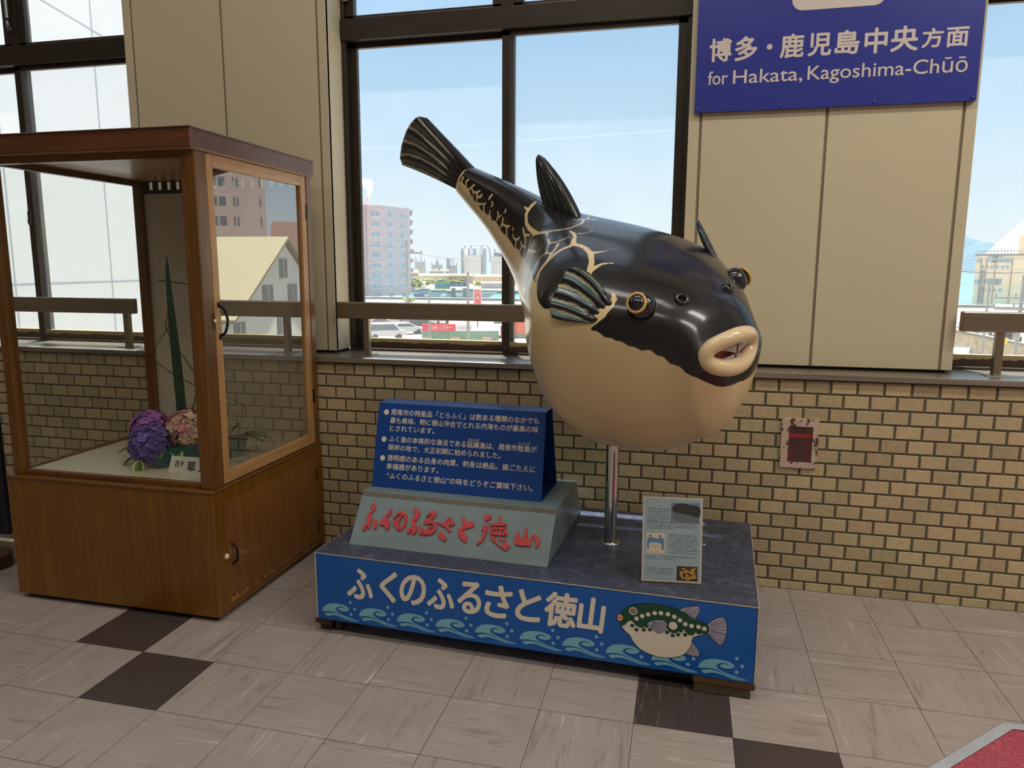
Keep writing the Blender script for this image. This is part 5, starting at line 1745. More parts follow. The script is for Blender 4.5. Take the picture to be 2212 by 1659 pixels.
# white hall close outside the left window
m_wh = plain('white_cladding', (250, 250, 250), 0.6, var=0.01, scale=0.2)
m_line = plain('cladding_joint', (186, 190, 200), 0.7)
hall = thing('white_hall', 'big plain white clad building filling the view through the left window', 'building', (-18, 13, GZ))
mb = MB()
A_, B_ = Vector((-13.0, 3.0, 0)), Vector((-18.4, 23.0, 0))
dv = (B_ - A_).normalized()
nv_ = Vector((-dv.y, dv.x, 0))
mb.hexa([A_ + Vector((0, 0, GZ)), B_ + Vector((0, 0, GZ)), B_ + nv_ * 12 + Vector((0, 0, GZ)), A_ + nv_ * 12 + Vector((0, 0, GZ))], [A_ + Vector((0, 0, 14)), B_ + Vector((0, 0, 14)), B_ + nv_ * 12 + Vector((0, 0, 14)), A_ + nv_ * 12 + Vector((0, 0, 14))])
hw = mb.build('wall', m_wh, hall, 0, True)
mb = MB()
for z in (-2.6, 1.0, 4.25, 7.8):
    a, b = A_ - nv_ * .012, B_ - nv_ * .012
    mb.hexa([a + Vector((0, 0, z)), b + Vector((0, 0, z)), b + nv_ * .01 + Vector((0, 0, z)), a + nv_ * .01 + Vector((0, 0, z))], [a + Vector((0, 0, z + .05)), b + Vector((0, 0, z + .05)), b + nv_ * .01 + Vector((0, 0, z + .05)), a + nv_ * .01 + Vector((0, 0, z + .05))])
L_ = (B_ - A_).length
k = 3.3
while k < L_:
    a = A_ + dv * k - nv_ * .012
    mb.hexa([a + Vector((0, 0, GZ)), a + dv * .05 + Vector((0, 0, GZ)), a + dv * .05 + nv_ * .01 + Vector((0, 0, GZ)), a + nv_ * .01 + Vector((0, 0, GZ))], [a + Vector((0, 0, 14)), a + dv * .05 + Vector((0, 0, 14)), a + dv * .05 + nv_ * .01 + Vector((0, 0, 14)), a + nv_ * .01 + Vector((0, 0, 14))])
    k += 4.3
mb.build('panel_joints', m_line, hw, 0, True)


def block(th, name, mat, x0, x1, y0, y1, z0, z1, parent=None):
    mb = MB()
    mb.box((x0, y0, z0), (x1, y1, z1))
    return mb.build(name, mat, parent or th)


def put_windows(th, wall, proto, spots, name='window'):
    first = None
    for (x, y, z) in spots:
        o = proto if first is None else copy_tree(proto, wall)
        first = proto
        o.location = (x, y, z)


m_win = plain('far_window', (150, 168, 180), 0.2, var=0.1)
m_winf = plain('far_window_frame', (222, 222, 220), 0.6)
m_wind = plain('dark_window', (92, 104, 114), 0.2)


def win_mesh(parent, w, h, mat=None, frame=True, name='window'):
    mb = MB()
    mb.mat = 0
    mb.box((-w / 2, -.06, 0), (w / 2, .05, h))
    if frame:
        mb.mat = 1
        mb.box((-w / 2 - .1, -.12, -.18), (w / 2 + .1, .02, 0))
        mb.box((-.05, -.1, 0), (.05, .02, h))
    return mb.build(name, [mat or m_win, m_winf], parent)


# pink apartment tower
D = 217.0
p, r = frame_at(-23.51, D)
ap = thing('apartment_tower', 'tall pinkish brick apartment tower at the left side of the middle window', 'building', (p[0], p[1], GZ), r)
m_pink = NT('pink_brick')
_b = m_pink.n('TexBrick')
m_pink.set(_b.inputs['Vector'], m_pink.coord((1, 1, 1), rot=(math.radians(90), 0, 0)))
_b.inputs['Scale'].default_value = 1.0
_b.inputs['Brick Width'].default_value = 0.9
_b.inputs['Row Height'].default_value = 0.36
_b.inputs['Mortar Size'].default_value = 0.03
m_pink.set(_b.inputs['Color1'], lin((226, 186, 184)))
m_pink.set(_b.inputs['Color2'], lin((212, 168, 170)))
m_pink.set(_b.inputs['Mortar'], lin((214, 190, 186)))
m_pink = m_pink.bsdf(_b.outputs['Color'], 0.85)
H = el(.0825, D) - GZ
mb = MB()
mb.add([(-7, 0, 0), (0, 0, 0), (8.6, 9.5, 0), (8.6, 22, 0), (-7, 22, 0), (-7, 0, H), (0, 0, H), (8.6, 9.5, H), (8.6, 22, H), (-7, 22, H)],
       [(0, 1, 6, 5), (1, 2, 7, 6), (2, 3, 8, 7), (3, 4, 9, 8), (4, 0, 5, 9), (5, 6, 7, 8, 9)])
aw = mb.build('wall', m_pink, ap)
mb = MB()
mb.mat = 0
for k in range(10):
    z = H - 2.9 * k - 1.5
    if z > 1:
        mb.box((8.2, 10.0, z), (9.5, 21, z + 1.1))
mb.build('balcony_rail', plain('balcony_pink', (196, 160, 160), 0.8), ap)
mb = MB()
mb.cyl((-4.3, -.25, 0), (-4.3, -.25, H + .3), .2, n=8)
mb.build('drain_pipe', plain('pipe_pink', (180, 150, 150), 0.7), ap)
proto = win_mesh(ap, 2.3, 1.35)
tq = math.atan2(9.5, 8.6)
cols = [(-1.55, 0, 0.0), (8.6 * .30, 9.5 * .30, tq), (8.6 * .74, 9.5 * .74, tq)]
first = True
for row in range(9):
    for (x, y, a) in cols:
        o = proto if first else copy_tree(proto, ap)
        first = False
        o.location = (x, y - .02, H - 3.1 - row * 2.92)
        o.rotation_euler = (0, 0, a)
        o.scale = (1, 1, 1) if a == 0 else (.62, 1, 1)
mb = MB()
mb.cyl((-3.7, 4, H), (-3.7, 4, H + 2.4), .35, .3, 10)
mb.build('vent_stack', plain('vent_grey', (170, 170, 172), 0.6), ap)
# smoke rising far behind the tower
m_smoke = NT('white_smoke')
_tr, _df, _mx = m_smoke.n('BsdfTransparent'), m_smoke.n('BsdfTranslucent'), m_smoke.n('MixShader')
m_smoke.set(_df.inputs[0], (.98, .98, .98))
_df2, _ms = m_smoke.n('BsdfDiffuse'), m_smoke.n('MixShader')
m_smoke.set(_df2.inputs[0], (.98, .98, .98))
_ms.inputs[0].default_value = .5
m_smoke.t.links.new(_df.outputs[0], _ms.inputs[1])
m_smoke.t.links.new(_df2.outputs[0], _ms.inputs[2])
_mx.inputs[0].default_value = .38
m_smoke.t.links.new(_tr.outputs[0], _mx.inputs[1])
m_smoke.t.links.new(_ms.outputs[0], _mx.inputs[2])
m_smoke.t.links.new(_mx.outputs[0], m_smoke.out.inputs[0])
m_smoke = m_smoke.m
D = 900.0
c0 = Vector(pol(-24.45, D, el(.085, D)))
mb = MB()
rg = random.Random(12)
side = Vector((math.cos(math.radians(24)), math.sin(math.radians(24)), 0))
for k in range(16):
    q = k / 15
    mb.ball(c0 + side * ((-2.5 + 8 * math.sin(q * 3)) * q + rg.uniform(-2, 2) * q) + Vector((0, 0, 24 * q)), 1.4 + 3.2 * q * rg.uniform(.7, 1.2), 6, 10)
tag(mb.build('smoke_plume', m_smoke), 'thin plume of white smoke rising above the pink apartment tower', 'smoke', kind='stuff')
D = 5000.0
mb = MB()
mb.tube([pol(-28, D, el(.150, D)), pol(-18, D, el(.1600, D)), pol(2, D, el(.180, D))], 4.5, 6)
_tr = NT('thin_vapour')
_a, _b2, _c2 = _tr.n('BsdfTransparent'), _tr.n('BsdfDiffuse'), _tr.n('MixShader')
_c2.inputs[0].default_value = .06
_tr.t.links.new(_a.outputs[0], _c2.inputs[1])
_tr.t.links.new(_b2.outputs[0], _c2.inputs[2])
_tr.t.links.new(_c2.outputs[0], _tr.out.inputs[0])
tag(mb.build('contrail', _tr.m), 'faint white vapour trail across the blue sky in the middle window', 'vapour trail', kind='stuff')

# refinery across the harbour
m_rg = plain('refinery_grey', (168, 176, 188), 0.7, var=0.18, scale=0.15)
m_rg2 = plain('refinery_pale', (212, 214, 218), 0.7, var=0.1, scale=0.1)
m_rp = plain('refinery_pipe', (150, 160, 176), 0.5, 0.3)
D = 520.0


def at_far(azl, azr, D):
    x0 = D * math.radians(azl)
    x1 = D * math.radians(azr)
    return x0, x1


def farthing(name, lab, cat, az, D, group=None):
    p, r = frame_at(az, D)
    return thing(name, lab, cat, (p[0], p[1], GZ), r, group)


wpd = lambda daz, D: D * math.radians(daz)
hgt = lambda e, D: el(e, D) - GZ
th = farthing('process_tower', 'grey refinery block with twin silos and pipe hoops, tallest on the far shore', 'industrial plant', -16.7, D)
block(th, 'block', m_rg, -wpd(.75, D), wpd(.45, D), 0, 14, 0, hgt(.027, D))
for x in (-wpd(.35, D), wpd(.05, D), wpd(.95, D)):
    mb = MB()
    mb.cyl((x, -2, 0), (x, -2, hgt(.0275, D)), wpd(.18, D) if x < wpd(.5, D) else wpd(.26, D), n=20)
    mb.build('silo', m_rg2 if x < 0 else m_rg, th)
mb = MB()
for xa, xb in ((-.45, .05), (.05, .85), (.85, 1.5)):
    a, b = wpd(xa, D), wpd(xb, D)
    h = hgt(.0275, D)
    mb.tube(cmap([(a, -2, h - 1), (a + .3, -2, h + 2.0), ((a + b) / 2, -2, h + 2.4), (b - .3, -2, h + (2.0 if xb < 1 else -1)), (b, -2, h - (1 if xb < 1 else 9))], 20), .38, 6)
mb.build('pipe_hoops', m_rp, th)
block(th, 'annex', m_rg2, -wpd(.45, D), wpd(.8, D), -8, -4, 0, hgt(.0185, D))
th = farthing('cracking_tower', 'tangle of grey pipes and columns at the right end of the refinery', 'industrial plant', -14.2, D)
block(th, 'base', m_rg2, -wpd(.9, D), wpd(.8, D), 0, 12, 0, hgt(.017, D))
rg = random.Random(9)
for k in range(9):
    x = wpd(-.6 + .17 * k, D)
    mb = MB()
    hh = hgt(.017 + rg.uniform(.004, .015), D)
    mb.cyl((x, 2, 0), (x, 2, hh), rg.uniform(.5, 1.1), n=10)
    mb.build('column', m_rp, th)
mb = MB()
for k in range(8):
    x0, x1 = wpd(rg.uniform(-.8, .4), D), wpd(rg.uniform(0, .8), D)
    z = hgt(rg.uniform(.012, .028), D)
    mb.tube([(x0, 1, z - 3), (x0, 1, z), (x1, 1, z), (x1, 1, z - 4)], .35, 6)
mb.build('pipework', m_rp, th)
for (azc, w, h, lab) in ((-20.6, .42, .0125, 'dark grey refinery block just right of the pink tower'), (-19.3, .42, .0085, 'low pipe rack block of the refinery left of the tank row'), (-18.1, .3, .0075, 'small refinery block left of the tall process tower')):
    th = farthing('refinery_block', lab, 'industrial plant', azc, D)
    block(th, 'block', m_rg, -wpd(w, D), wpd(w, D), 0, 10, 0, hgt(h - .003, D))
    for k in range(5):
        x = wpd(rg.uniform(-w, w), D)
        mb = MB()
        mb.cyl((x, 3, 0), (x, 3, hgt(h + rg.uniform(.0, .006), D)), .45, .3, n=8)
        mb.build('stack', m_rp, th)
th = farthing('slim_column', 'single slim grey column standing between the low refinery blocks and the process tower', 'industrial plant', -18.45, D)
mb = MB()
mb.cyl((0, 0, 0), (0, 0, hgt(.0135, D)), 1.1, n=12)
mb.build('shaft', m_rp, th)
m_tank = plain('white_tank', (150, 146, 136), 0.5, var=0.03)
for k, azc in enumerate((-19.75, -19.35, -18.95, -18.5)):
    d_ = 470.0
    th = farthing('storage_tank', ['leftmost of the four round white tanks on the far shore', 'second from left of the four round white tanks on the far shore', 'third from left of the four round white tanks on the far shore', 'rightmost of the four round white tanks on the far shore'][k], 'tank', azc, d_, 'white tanks on the far shore')
    mb = MB()
    mb.lathe([(1.5, 0), (1.5, hgt(-.0005, d_) - 2), (1.2, hgt(-.0005, d_) - .6), (.6, hgt(-.0005, d_)), (0, hgt(-.0005, d_) + .1)], (0, 0, 0), 16)
    mb.build('shell', m_tank, th)
for (azl, azr, d_, e1_, rgb, rf, lab) in ((-21.9, -20.75, 330, -.001, (150, 158, 170), (226, 148, 108), 'grey shed with an orange roof beside the pink tower'), (-20.9, -16.5, 400, -.0065, (196, 190, 176), (214, 210, 198), 'long pale harbour warehouse behind the trees'),
                                         (-18.4, -17.0, 385, -.0075, (140, 120, 100), (110, 96, 84), 'brown harbour shed in front of the long warehouse'), (-16.4, -13.2, 380, -.0075, (214, 190, 160), (226, 206, 178), 'sand coloured harbour building at the right of the far shore'),
                                         (-21.9, -20.2, 300, -.017, (224, 226, 230), (236, 238, 240), 'small pale shed left of the green container on the quay'), (-15.9, -13.4, 300, -.0175, (166, 176, 190), (178, 188, 200), 'blue grey quay shed at the far right of the harbour')):
    azc = (azl + azr) / 2
    th = farthing('harbour_shed', lab, 'building', azc, d_)
    w = wpd((azr - azl) / 2, d_)
    h = hgt(e1_, d_)
    block(th, 'wall', plain('shed_wall', rgb, 0.8, var=0.1, scale=0.2), -w, w, 0, 14, 0, h * .8)
    mb = MB()
    mb.hexa([(-w - .3, -.5, h * .8), (w + .3, -.5, h * .8), (w + .3, 14.5, h * .8), (-w - .3, 14.5, h * .8)], [(-w, 6, h), (w, 6, h), (w, 8, h), (-w, 8, h)])
    mb.build('roof', plain('shed_roof', tuple(int(q * .62) for q in rf), 0.7, var=0.05), th)
th = farthing('green_container', 'green shipping container on the far quay, centre of the harbour view', 'container', -18.9, 290)
block(th, 'box', plain('container_green', (46, 140, 96), 0.5, var=0.08), -wpd(.6, 290), wpd(.6, 290), 0, 2.5, 0.1, hgt(-.0178, 290))
m_tree = plain('yellow_green_leaves', (104, 124, 40), 0.8, var=0.35, scale=1.5)
m_tree2 = plain('mid_green_leaves', (78, 104, 46), 0.8, var=0.35, scale=1.5)
m_trunk = plain('bark', (96, 78, 58), 0.9)


def tree(az, D, h, w, mat, lab, seed, group=None):
    th = farthing('tree', lab, 'tree', az, D, group)
    rg = random.Random(seed)
    mb = MB()
    mb.cyl((0, 0, 0), (0, 0, h * .5), .25, .15, 8)
    mb.build('trunk', m_trunk, th)
    mb = MB()
    for k in range(70):
        a = rg.uniform(0, 6.283)
        q = rg.random() ** .5
        zz = rg.uniform(.25, 1)
        rad = w * (1 - (2 * zz - 1.1) ** 2 * .75) * q
        mb.ball((rad * math.cos(a), rad * math.sin(a), h * zz * .95), (w * .22, w * .22, h * .10), 4, 6)
    mb.build('crown', mat, th)


for k, (az, D, e_, w, mat, lab) in enumerate(((-21.1, 290, -.0120, 3.6, m_tree, 'big yellow green tree right beside the pink tower on the far quay'), (-20.1, 345, -.0135, 3.6, m_tree, 'yellow green tree left of the green container'), (-18.9, 352, -.0140, 3.2, m_tree2, 'mid green tree above the green container'),
                                             (-17.7, 335, -.0135, 4.6, m_tree2, 'wide green tree right of the green container'), (-16.0, 330, -.0165, 2.8, m_tree, 'small yellow green tree left of the blue grey quay shed'), (-21.5, 176, -.038, 1.5, m_tree, 'small round bush at the foot of the pink tower'))):
    tree(az, D, hgt(e_, D), w, mat, lab, 20 + k)
m_boatw = plain('boat_white', (170, 170, 166), 0.4, var=0.03)
m_boatb = plain('boat_blue', (66, 108, 146), 0.4, var=0.05)
for k, (az, D, L, hm, lab) in enumerate(((-19.3, 222, 8, m_boatw, 'white motor boat moored left of the blue harbour crane'), (-18.1, 214, 7, m_boatw, 'white boat with a cabin just left of the blue crane'), (-16.5, 236, 13, m_boatw, 'long white boat moored in front of the blue grey shed'), (-20.1, 236, 9, m_boatb, 'light blue boat moored furthest left near the pink tower'))):
    p, r = frame_at(az, D)
    th = thing('boat', lab, 'boat', (p[0], p[1], GZ - 1.2), r, 'moored boats')
    mb = MB()
    mb.hexa([(-L * .42, -1.0, -.2), (L * .36, -1.0, -.2), (L * .36, 1.0, -.2), (-L * .42, 1.0, -.2)], [(-L * .5, -1.4, 1.3), (L * .58, -.5, 1.7), (L * .58, .5, 1.7), (-L * .5, 1.4, 1.3)])
    mb.build('hull', hm, th)
    block(th, 'cabin', m_boatw, -L * .28, L * .12, -.8, .8, 1.3, 2.9)
    block(th, 'cabin_window', m_wind, -L * .24, L * .10, -.83, -.8, 2.1, 2.6)
D = 205.0
th = farthing('harbour_crane', 'blue harbour gantry on two concrete piers at the water', 'crane', -17.6, D)
for x in (-1.6, 1.6):
    mb = MB()
    mb.box((x - .6, 0, -1.4), (x + .6, 1.4, hgt(-.026, D)))
    mb.build('pier', m_qw, th)
mb = MB()
mb.box((-6.5, .2, hgt(-.024, D)), (2.4, 1.2, hgt(-.0205, D)))
mb.box((1.2, .2, hgt(-.024, D)), (2.0, 1.2, hgt(-.017, D)))
mb.build('gantry', m_boatb, th)

# street below: car park, rental office with its signs, poles
CARC = {'white': (206, 208, 210), 'silver': (150, 156, 160), 'red': (140, 40, 36), 'dark': (58, 68, 84), 'blue': (70, 100, 150)}
m_tyre = plain('tyre', (36, 36, 38), 0.8)
m_cgl = plain('car_window', (84, 100, 112), 0.1)
m_lampr = plain('tail_lamp', (190, 30, 34), 0.2)
CM = {k: plain('car_' + k, v, 0.22, coat=0.5, var=0.02) for k, v in CARC.items()}


def make_car(col, van=False):
    root = thing('car', '', 'car')
    hb = 1.0 if van else .82
    ht = 1.85 if van else 1.46
    prof = ([(-2.2, .35), (-2.25, .9), (-2.1, ht - .25), (-1.9, ht), (.9, ht), (1.55, hb + .05), (2.2, hb - .12), (2.28, .4)] if van else
            [(-2.15, .32), (-2.2, .85), (-1.75, .98), (-1.25, ht - .04), (-.4, ht), (.35, ht - .08), (1.15, .96), (2.05, .78), (2.2, .36)])
    mb = MB()
    mb.prism(prof, lambda x, z, d: (x, d, z), -.84, .84)
    body = mb.build('body', CM[col], root, .05)
    mb = MB()
    gl = [(-1.85, 1.02), (-1.75, ht - .15), (.82, ht - .15), (1.35, 1.04)] if van else [(-1.45, 1.0), (-1.1, ht - .12), (.28, ht - .16), (.95, .98)]
    mb.prism(gl, lambda x, z, d: (x, d, z), -.855, .855)
    wsx = (1.53, 1.10, .97, ht - .12) if van else (1.11, .99, .46, ht - .12)
    mb.add([(wsx[0] + .02, -.66, wsx[1]), (wsx[0] + .02, .66, wsx[1]), (wsx[2] + .05, .62, wsx[3]), (wsx[2] + .05, -.62, wsx[3])], [(0, 1, 2, 3)])
    rx = (-2.17, 1.05, -2.09, ht - .3) if van else (-1.74, 1.02, -1.34, ht - .12)
    mb.add([(rx[0] - .03, -.66, rx[1]), (rx[0] - .03, .66, rx[1]), (rx[2] - .03, .62, rx[3]), (rx[2] - .03, -.62, rx[3])], [(3, 2, 1, 0)])
    mb.build('car_windows', m_cgl, body)
    for s in (-.62, .62):
        mb = MB()
        mb.box((-2.26 if van else -2.22, s - .17, .72), (-2.15 if van else -2.1, s + .17, .88))
        mb.build('tail_lamp', m_lampr, body)
    for x in (-1.35, 1.35):
        for y in (-.80, .80):
            mb = MB()
            mb.cyl((x, y - .1, .31), (x, y + .1, .31), .31, n=14)
            mb.build('wheel', m_tyre, root)
    return root


protos = {}
seen = 0
for (az, D, turn, col, van, lab) in (
        (-23.3, 84, 8, 'white', True, 'white van parked nearest the hedge, front row of the car park'), (-21.75, 90, 14, 'white', False, 'white car just left of the red rental sign'),
        (-25.0, 90, 10, 'white', False, 'white car at the left end behind the white van'), (-23.5, 97, 5, 'red', False, 'red car in the middle row behind the white van'),
        (-20.6, 98, 5, 'dark', False, 'dark car behind the left end of the red rental sign'), (-24.7, 105, 60, 'white', False, 'white car in the back row, furthest left'),
        (-22.9, 105, 60, 'white', False, 'white car in the back row, second from left'), (-21.1, 106, 60, 'silver', False, 'silver car in the back row, third from left'),
        (-19.3, 106, 60, 'white', False, 'white car in the back row above the red rental sign')):
    key = (col, van)
    if key in protos:
        o = copy_tree(protos[key])
    else:
        o = protos[key] = make_car(col, van)
    p, r = frame_at(az, D)
    o.location = (p[0], p[1], GZ)
    o.rotation_euler = (0, 0, r + math.radians(turn))
    o['label'] = lab
    o['group'] = 'cars in the car park'

D = 79.0
p, r = frame_at(-17.4, D)
of = thing('rental_office', 'low green walled rental office with a red and white sign board on its roof edge', 'building', (p[0], p[1], GZ), r)
w0, w1 = wpd(-20.55 + 17.4, D), wpd(-14.5 + 17.4, D)
zt = hgt(-.0842, D)
block(of, 'wall', plain('hedge_green_wall', (104, 146, 124), 0.85, var=0.2, scale=3), w0, w1, 0, 5, 0, zt)
block(of, 'lower_panel', plain('grass_green_panel', (106, 170, 88), 0.8, var=0.06), w0 + .2, w1 - .8, -.08, 0, hgt(-.104, D), hgt(-.0945, D))
for x in (w0 + .6, w0 + 3.6, w1 - 1.3):
    block(of, 'brick_pier', plain('salmon_pier', (190, 150, 132), 0.85), x - .5, x + .5, -.3, 0, hgt(-.106, D), hgt(-.0935, D))
sx0, sx1, sx2 = wpd(-20.5 + 17.4, D), wpd(-17.9 + 17.4, D), wpd(-16.55 + 17.4, D)
z0, z1 = hgt(-.0838, D), hgt(-.0745, D)
m_sred = plain('sign_red', (222, 40, 72), 0.5, var=0.02)
sn = block(of, 'red_sign', m_sred, sx0, sx1, -.35, -.2, z0, z1)
mb = MB()
write(mb, '日産レンタカー', lambda x, z, d: (x, -.35 - d, z), sx0 + 1.0, sx1 - .5, z0 + .16, z1 - .14, d=.02)
mb.build('lettering', m_white, sn)
sn = block(of, 'white_sign', plain('sign_offwhite', (226, 226, 228), 0.5), sx1, sx2, -.35, -.2, z0 - .02, z1 - .02)
mb = MB()
write(mb, 'NISSAN', lambda x, z, d: (x, -.35 - d, z), sx1 + .25, sx2 - .25, z0 + .22, z1 - .34, d=.02)
mb.build('lettering', m_sred, sn)
D = 92.0
p, r = frame_at(-16.18, D)
vsn = thing('banner_sign', 'tall red and white vertical banner sign above the rental office', 'sign', (p[0], p[1], GZ), r)
mb = MB()
mb.cyl((0, .2, 0), (0, .2, hgt(-.028, D)), .1, n=8)
mb.build('post', m_rp, vsn)
zb, zt = hgt(-.0575, D), hgt(-.0268, D)
block(vsn, 'white_board', plain('banner_white', (244, 238, 236), 0.5), -.52, .52, 0, .15, zb, zt)
s2 = block(vsn, 'red_board', m_sred, -.40, .40, -.05, 0, zb, zt - .14)
mb = MB()
for k, ch in enumerate('日産レンタ'):
    write(mb, ch, lambda x, z, d: (x, -.05 - d, z), -.27, .27, zt - .78 - .58 * k, zt - .26 - .58 * k, d=.02)
mb.build('lettering', m_white, s2)
D = 84.0
p, r = frame_at(-13.0, D)
oc = thing('orange_shop', 'orange fronted shop at the right of the middle window, beside the fish', 'building', (p[0], p[1], GZ), r)
block(oc, 'fascia', plain('orange_fascia', (226, 104, 76), 0.6, var=0.03), wpd(-.7, D), wpd(2.2, D), 0, 6, hgt(-.0875, D), hgt(-.0715, D))
block(oc, 'wall', plain('grey_shop_wall', (178, 172, 170), 0.8, var=0.2, scale=2), wpd(-.9, D), wpd(2.2, D), .3, 6, 0, hgt(-.0875, D))
mb = MB()
mb.hexa([(wpd(-1.9, D), 0, hgt(-.0745, D)), (wpd(-.7, D), 0, hgt(-.0745, D)), (wpd(-.7, D), 4, hgt(-.0745, D)), (wpd(-1.9, D), 4, hgt(-.0745, D))], [(wpd(-1.9, D), 0, hgt(-.070, D)), (wpd(-.7, D), 0, hgt(-.071, D)), (wpd(-.7, D), 4, hgt(-.071, D)), (wpd(-1.9, D), 4, hgt(-.070, D))])
mb.build('green_awning', plain('awning_green', (76, 120, 84), 0.7), oc)
block(oc, 'price_board', m_sred, wpd(-1.0, D), wpd(-.5, D), -.4, -.25, hgt(-.0935, D), hgt(-.087, D))
mb = MB()
mb.hexa([(wpd(-1.35, D), -.3, hgt(-.103, D)), (wpd(-1.27, D), -.3, hgt(-.103, D)), (wpd(-1.27, D), -.2, hgt(-.103, D)), (wpd(-1.35, D), -.2, hgt(-.103, D))], [(wpd(-1.38, D), -.3, hgt(-.077, D)), (wpd(-1.24, D), -.3, hgt(-.077, D)), (wpd(-1.24, D), -.2, hgt(-.077, D)), (wpd(-1.38, D), -.2, hgt(-.077, D))])
mb.build('red_banner', m_sred, oc)

m_pole = plain('concrete_pole', (150, 148, 146), 0.8, var=0.06)
m_wire = plain('cable', (96, 104, 116), 0.6)


def utility_pole(az, D, e_top, r_, lab, arms=()):
    th = farthing('utility_pole', lab, 'pole', az, D, 'utility poles')
    mb = MB()
    mb.cyl((0, 0, 0), (0, 0, hgt(e_top, D)), r_, r_ * .7, 10)
    mb.build('shaft', m_pole, th)
    for (e_, xa, xb) in arms:
        mb = MB()
        mb.box((xa, -.06, hgt(e_, D) - .06), (xb, .06, hgt(e_, D) + .06))
        for x in (xa + .1, (xa + xb) / 2, xb - .1):
            mb.cyl((x, 0, hgt(e_, D)), (x, 0, hgt(e_, D) + .3), .06, n=6)
        mb.build('cross_arm', m_pole, th)
    return th


utility_pole(-21.62, 96, .037, .22, 'grey utility pole along the right edge of the pink tower', ((.0205, -.2, 2.0), (.0215, -.2, 2.0)))
utility_pole(-16.92, 72, -.004, .17, 'grey pole standing left of the vertical banner sign', ())
utility_pole(-19.95, 70, -.030, .12, 'thin grey pole in front of the red rental sign', ())
utility_pole(21.42, 62, -.004, .16, 'grey utility pole with cross arms in front of the beige building', ((-.030, -1.6, .9), (-.041, -1.7, .9)))
utility_pole(19.6, 44, -.012, .07, 'thin dark pole in front of the beige building', ())
for k, (a0, e0, a1, e1_, D, rr_, lab) in enumerate(((-21.3, .0215, -12.0, .0085, 96, .045, 'overhead cable crossing the refinery view'), (-27, .040, -21.75, .033, 96, .03, 'overhead cable in front of the pink tower, upper'), (-27, .008, -21.75, .012, 96, .03, 'overhead cable in front of the pink tower, middle'),
                                                   (-27, -.012, -21.75, -.020, 96, .03, 'overhead cable in front of the pink tower, lowest'), (16.5, .0165, 23.5, .021, 60, .03, 'uppermost dark cable across the right window'), (16.5, .0065, 23.5, .008, 60, .022, 'second cable from the top across the right window'),
                                                   (16.5, .0035, 23.5, .0035, 60, .03, 'third thick cable from the top across the right window'), (16.5, -.0105, 23.5, -.0095, 60, .018, 'fourth thin cable from the top across the right window'), (16.5, -.0330, 23.5, -.0290, 60, .018, 'lowest cable across the right window'))):
    mb = MB()
    P0, P1 = Vector(pol(a0, D, el(e0, D))), Vector(pol(a1, D, el(e1_, D)))
    mb.tube([P0.lerp(P1, q / 14) - Vector((0, 0, .35 * 4 * (q / 14) * (1 - q / 14))) for q in range(15)], rr_, 5)
    tag(mb.build('overhead_cable', m_wire), lab, 'cable', 'overhead cables')

# right window: beige block, hills, retaining wall
D = 200.0
p, r = frame_at(18.72, D)
bb = thing('beige_building', 'beige office block with rows of small windows in the right window', 'building', (p[0], p[1], GZ), r)
m_beige = plain('beige_render', (255, 224, 186), 0.85, var=0.03, scale=0.3)
hb = hgt(.0172, D)
bw = block(bb, 'wall', m_beige, 0, 40, 0, 24, 0, hb)
block(bb, 'roof_slab', plain('roof_edge_grey', (130, 126, 120), 0.8), -.2, 40.2, -.2, 24, hb, hb + .35)
block(bb, 'stair_tower', m_beige, wpd(2.28, D), 40, 4, 20, hb, hgt(.0405, D))
m_bpipe = plain('brown_pipe', (176, 140, 112), 0.7)
for x in (wpd(.32, D), wpd(.60, D), wpd(1.10, D), wpd(2.0, D)):
    mb = MB()
    mb.cyl((x, -.15, 0), (x, -.15, hb - .5), .09, n=6)
    mb.build('drain_pipe', m_bpipe, bb)
mb = MB()
mb.cyl((wpd(.42, D), -.5, 0), (wpd(.42, D), -.5, hgt(.001, D)), .28, n=8)
mb.build('flue', plain('flue_grey', (150, 140, 140), 0.6), bb)
proto = win_mesh(bb, .9, 1.1)
first = True
for (xs, z_, w) in (((.18, .72, 1.62, 1.9), .0095, 1.0), ((.86, .96, 1.06, 1.22, 1.32), .0105, 1.15), ((.42, .66, .92, 1.22, 1.50, 1.75), .0028, .6), ((.15, .68), -.0155, 1.0), ((.85, .95, 1.05, 1.18, 1.28, 1.38), -.0150, 1.15), ((.62, .90, 1.2, 1.5), -.0235, .7)):
    for x in xs:
        o = proto if first else copy_tree(proto, bb)
        first = False
        o.location = (wpd(x, D), 0, hgt(z_, D))
        o.scale = (w, 1, w)
mb = MB()
for k in range(26):
    x = .4 + k * .62
    mb.tube([(x, .1, hb + .3), (x - .12, .1, hb + 1.3), (x - .35, .1, hb + 1.6)], .06, 5)
mb.box((0, .05, hb + 1.0), (17, .15, hb + 1.1))
mb.build('roof_railing', m_boatw, bb)
D = 300.0
p, r = frame_at(20.0, D)
gr = thing('grey_roofed_hall', 'huge pale grey sloping roof rising behind the beige building', 'building', (p[0], p[1], GZ), r)
mb = MB()
ya, za, zb = wpd(-1.0, D), hgt(.0165, D), hgt(.115, D)
mb.hexa([(ya, 0, 0), (wpd(3.6, D), 0, 0), (wpd(3.6, D), 80, 0), (ya, 80, 0)], [(ya, 0, za), (wpd(3.6, D), 0, za), (wpd(3.6, D), 80, za), (ya, 80, za)])
mb.build('wall', plain('pale_hall_wall', (240, 238, 242), 0.7, var=0.02), gr)
mb = MB()
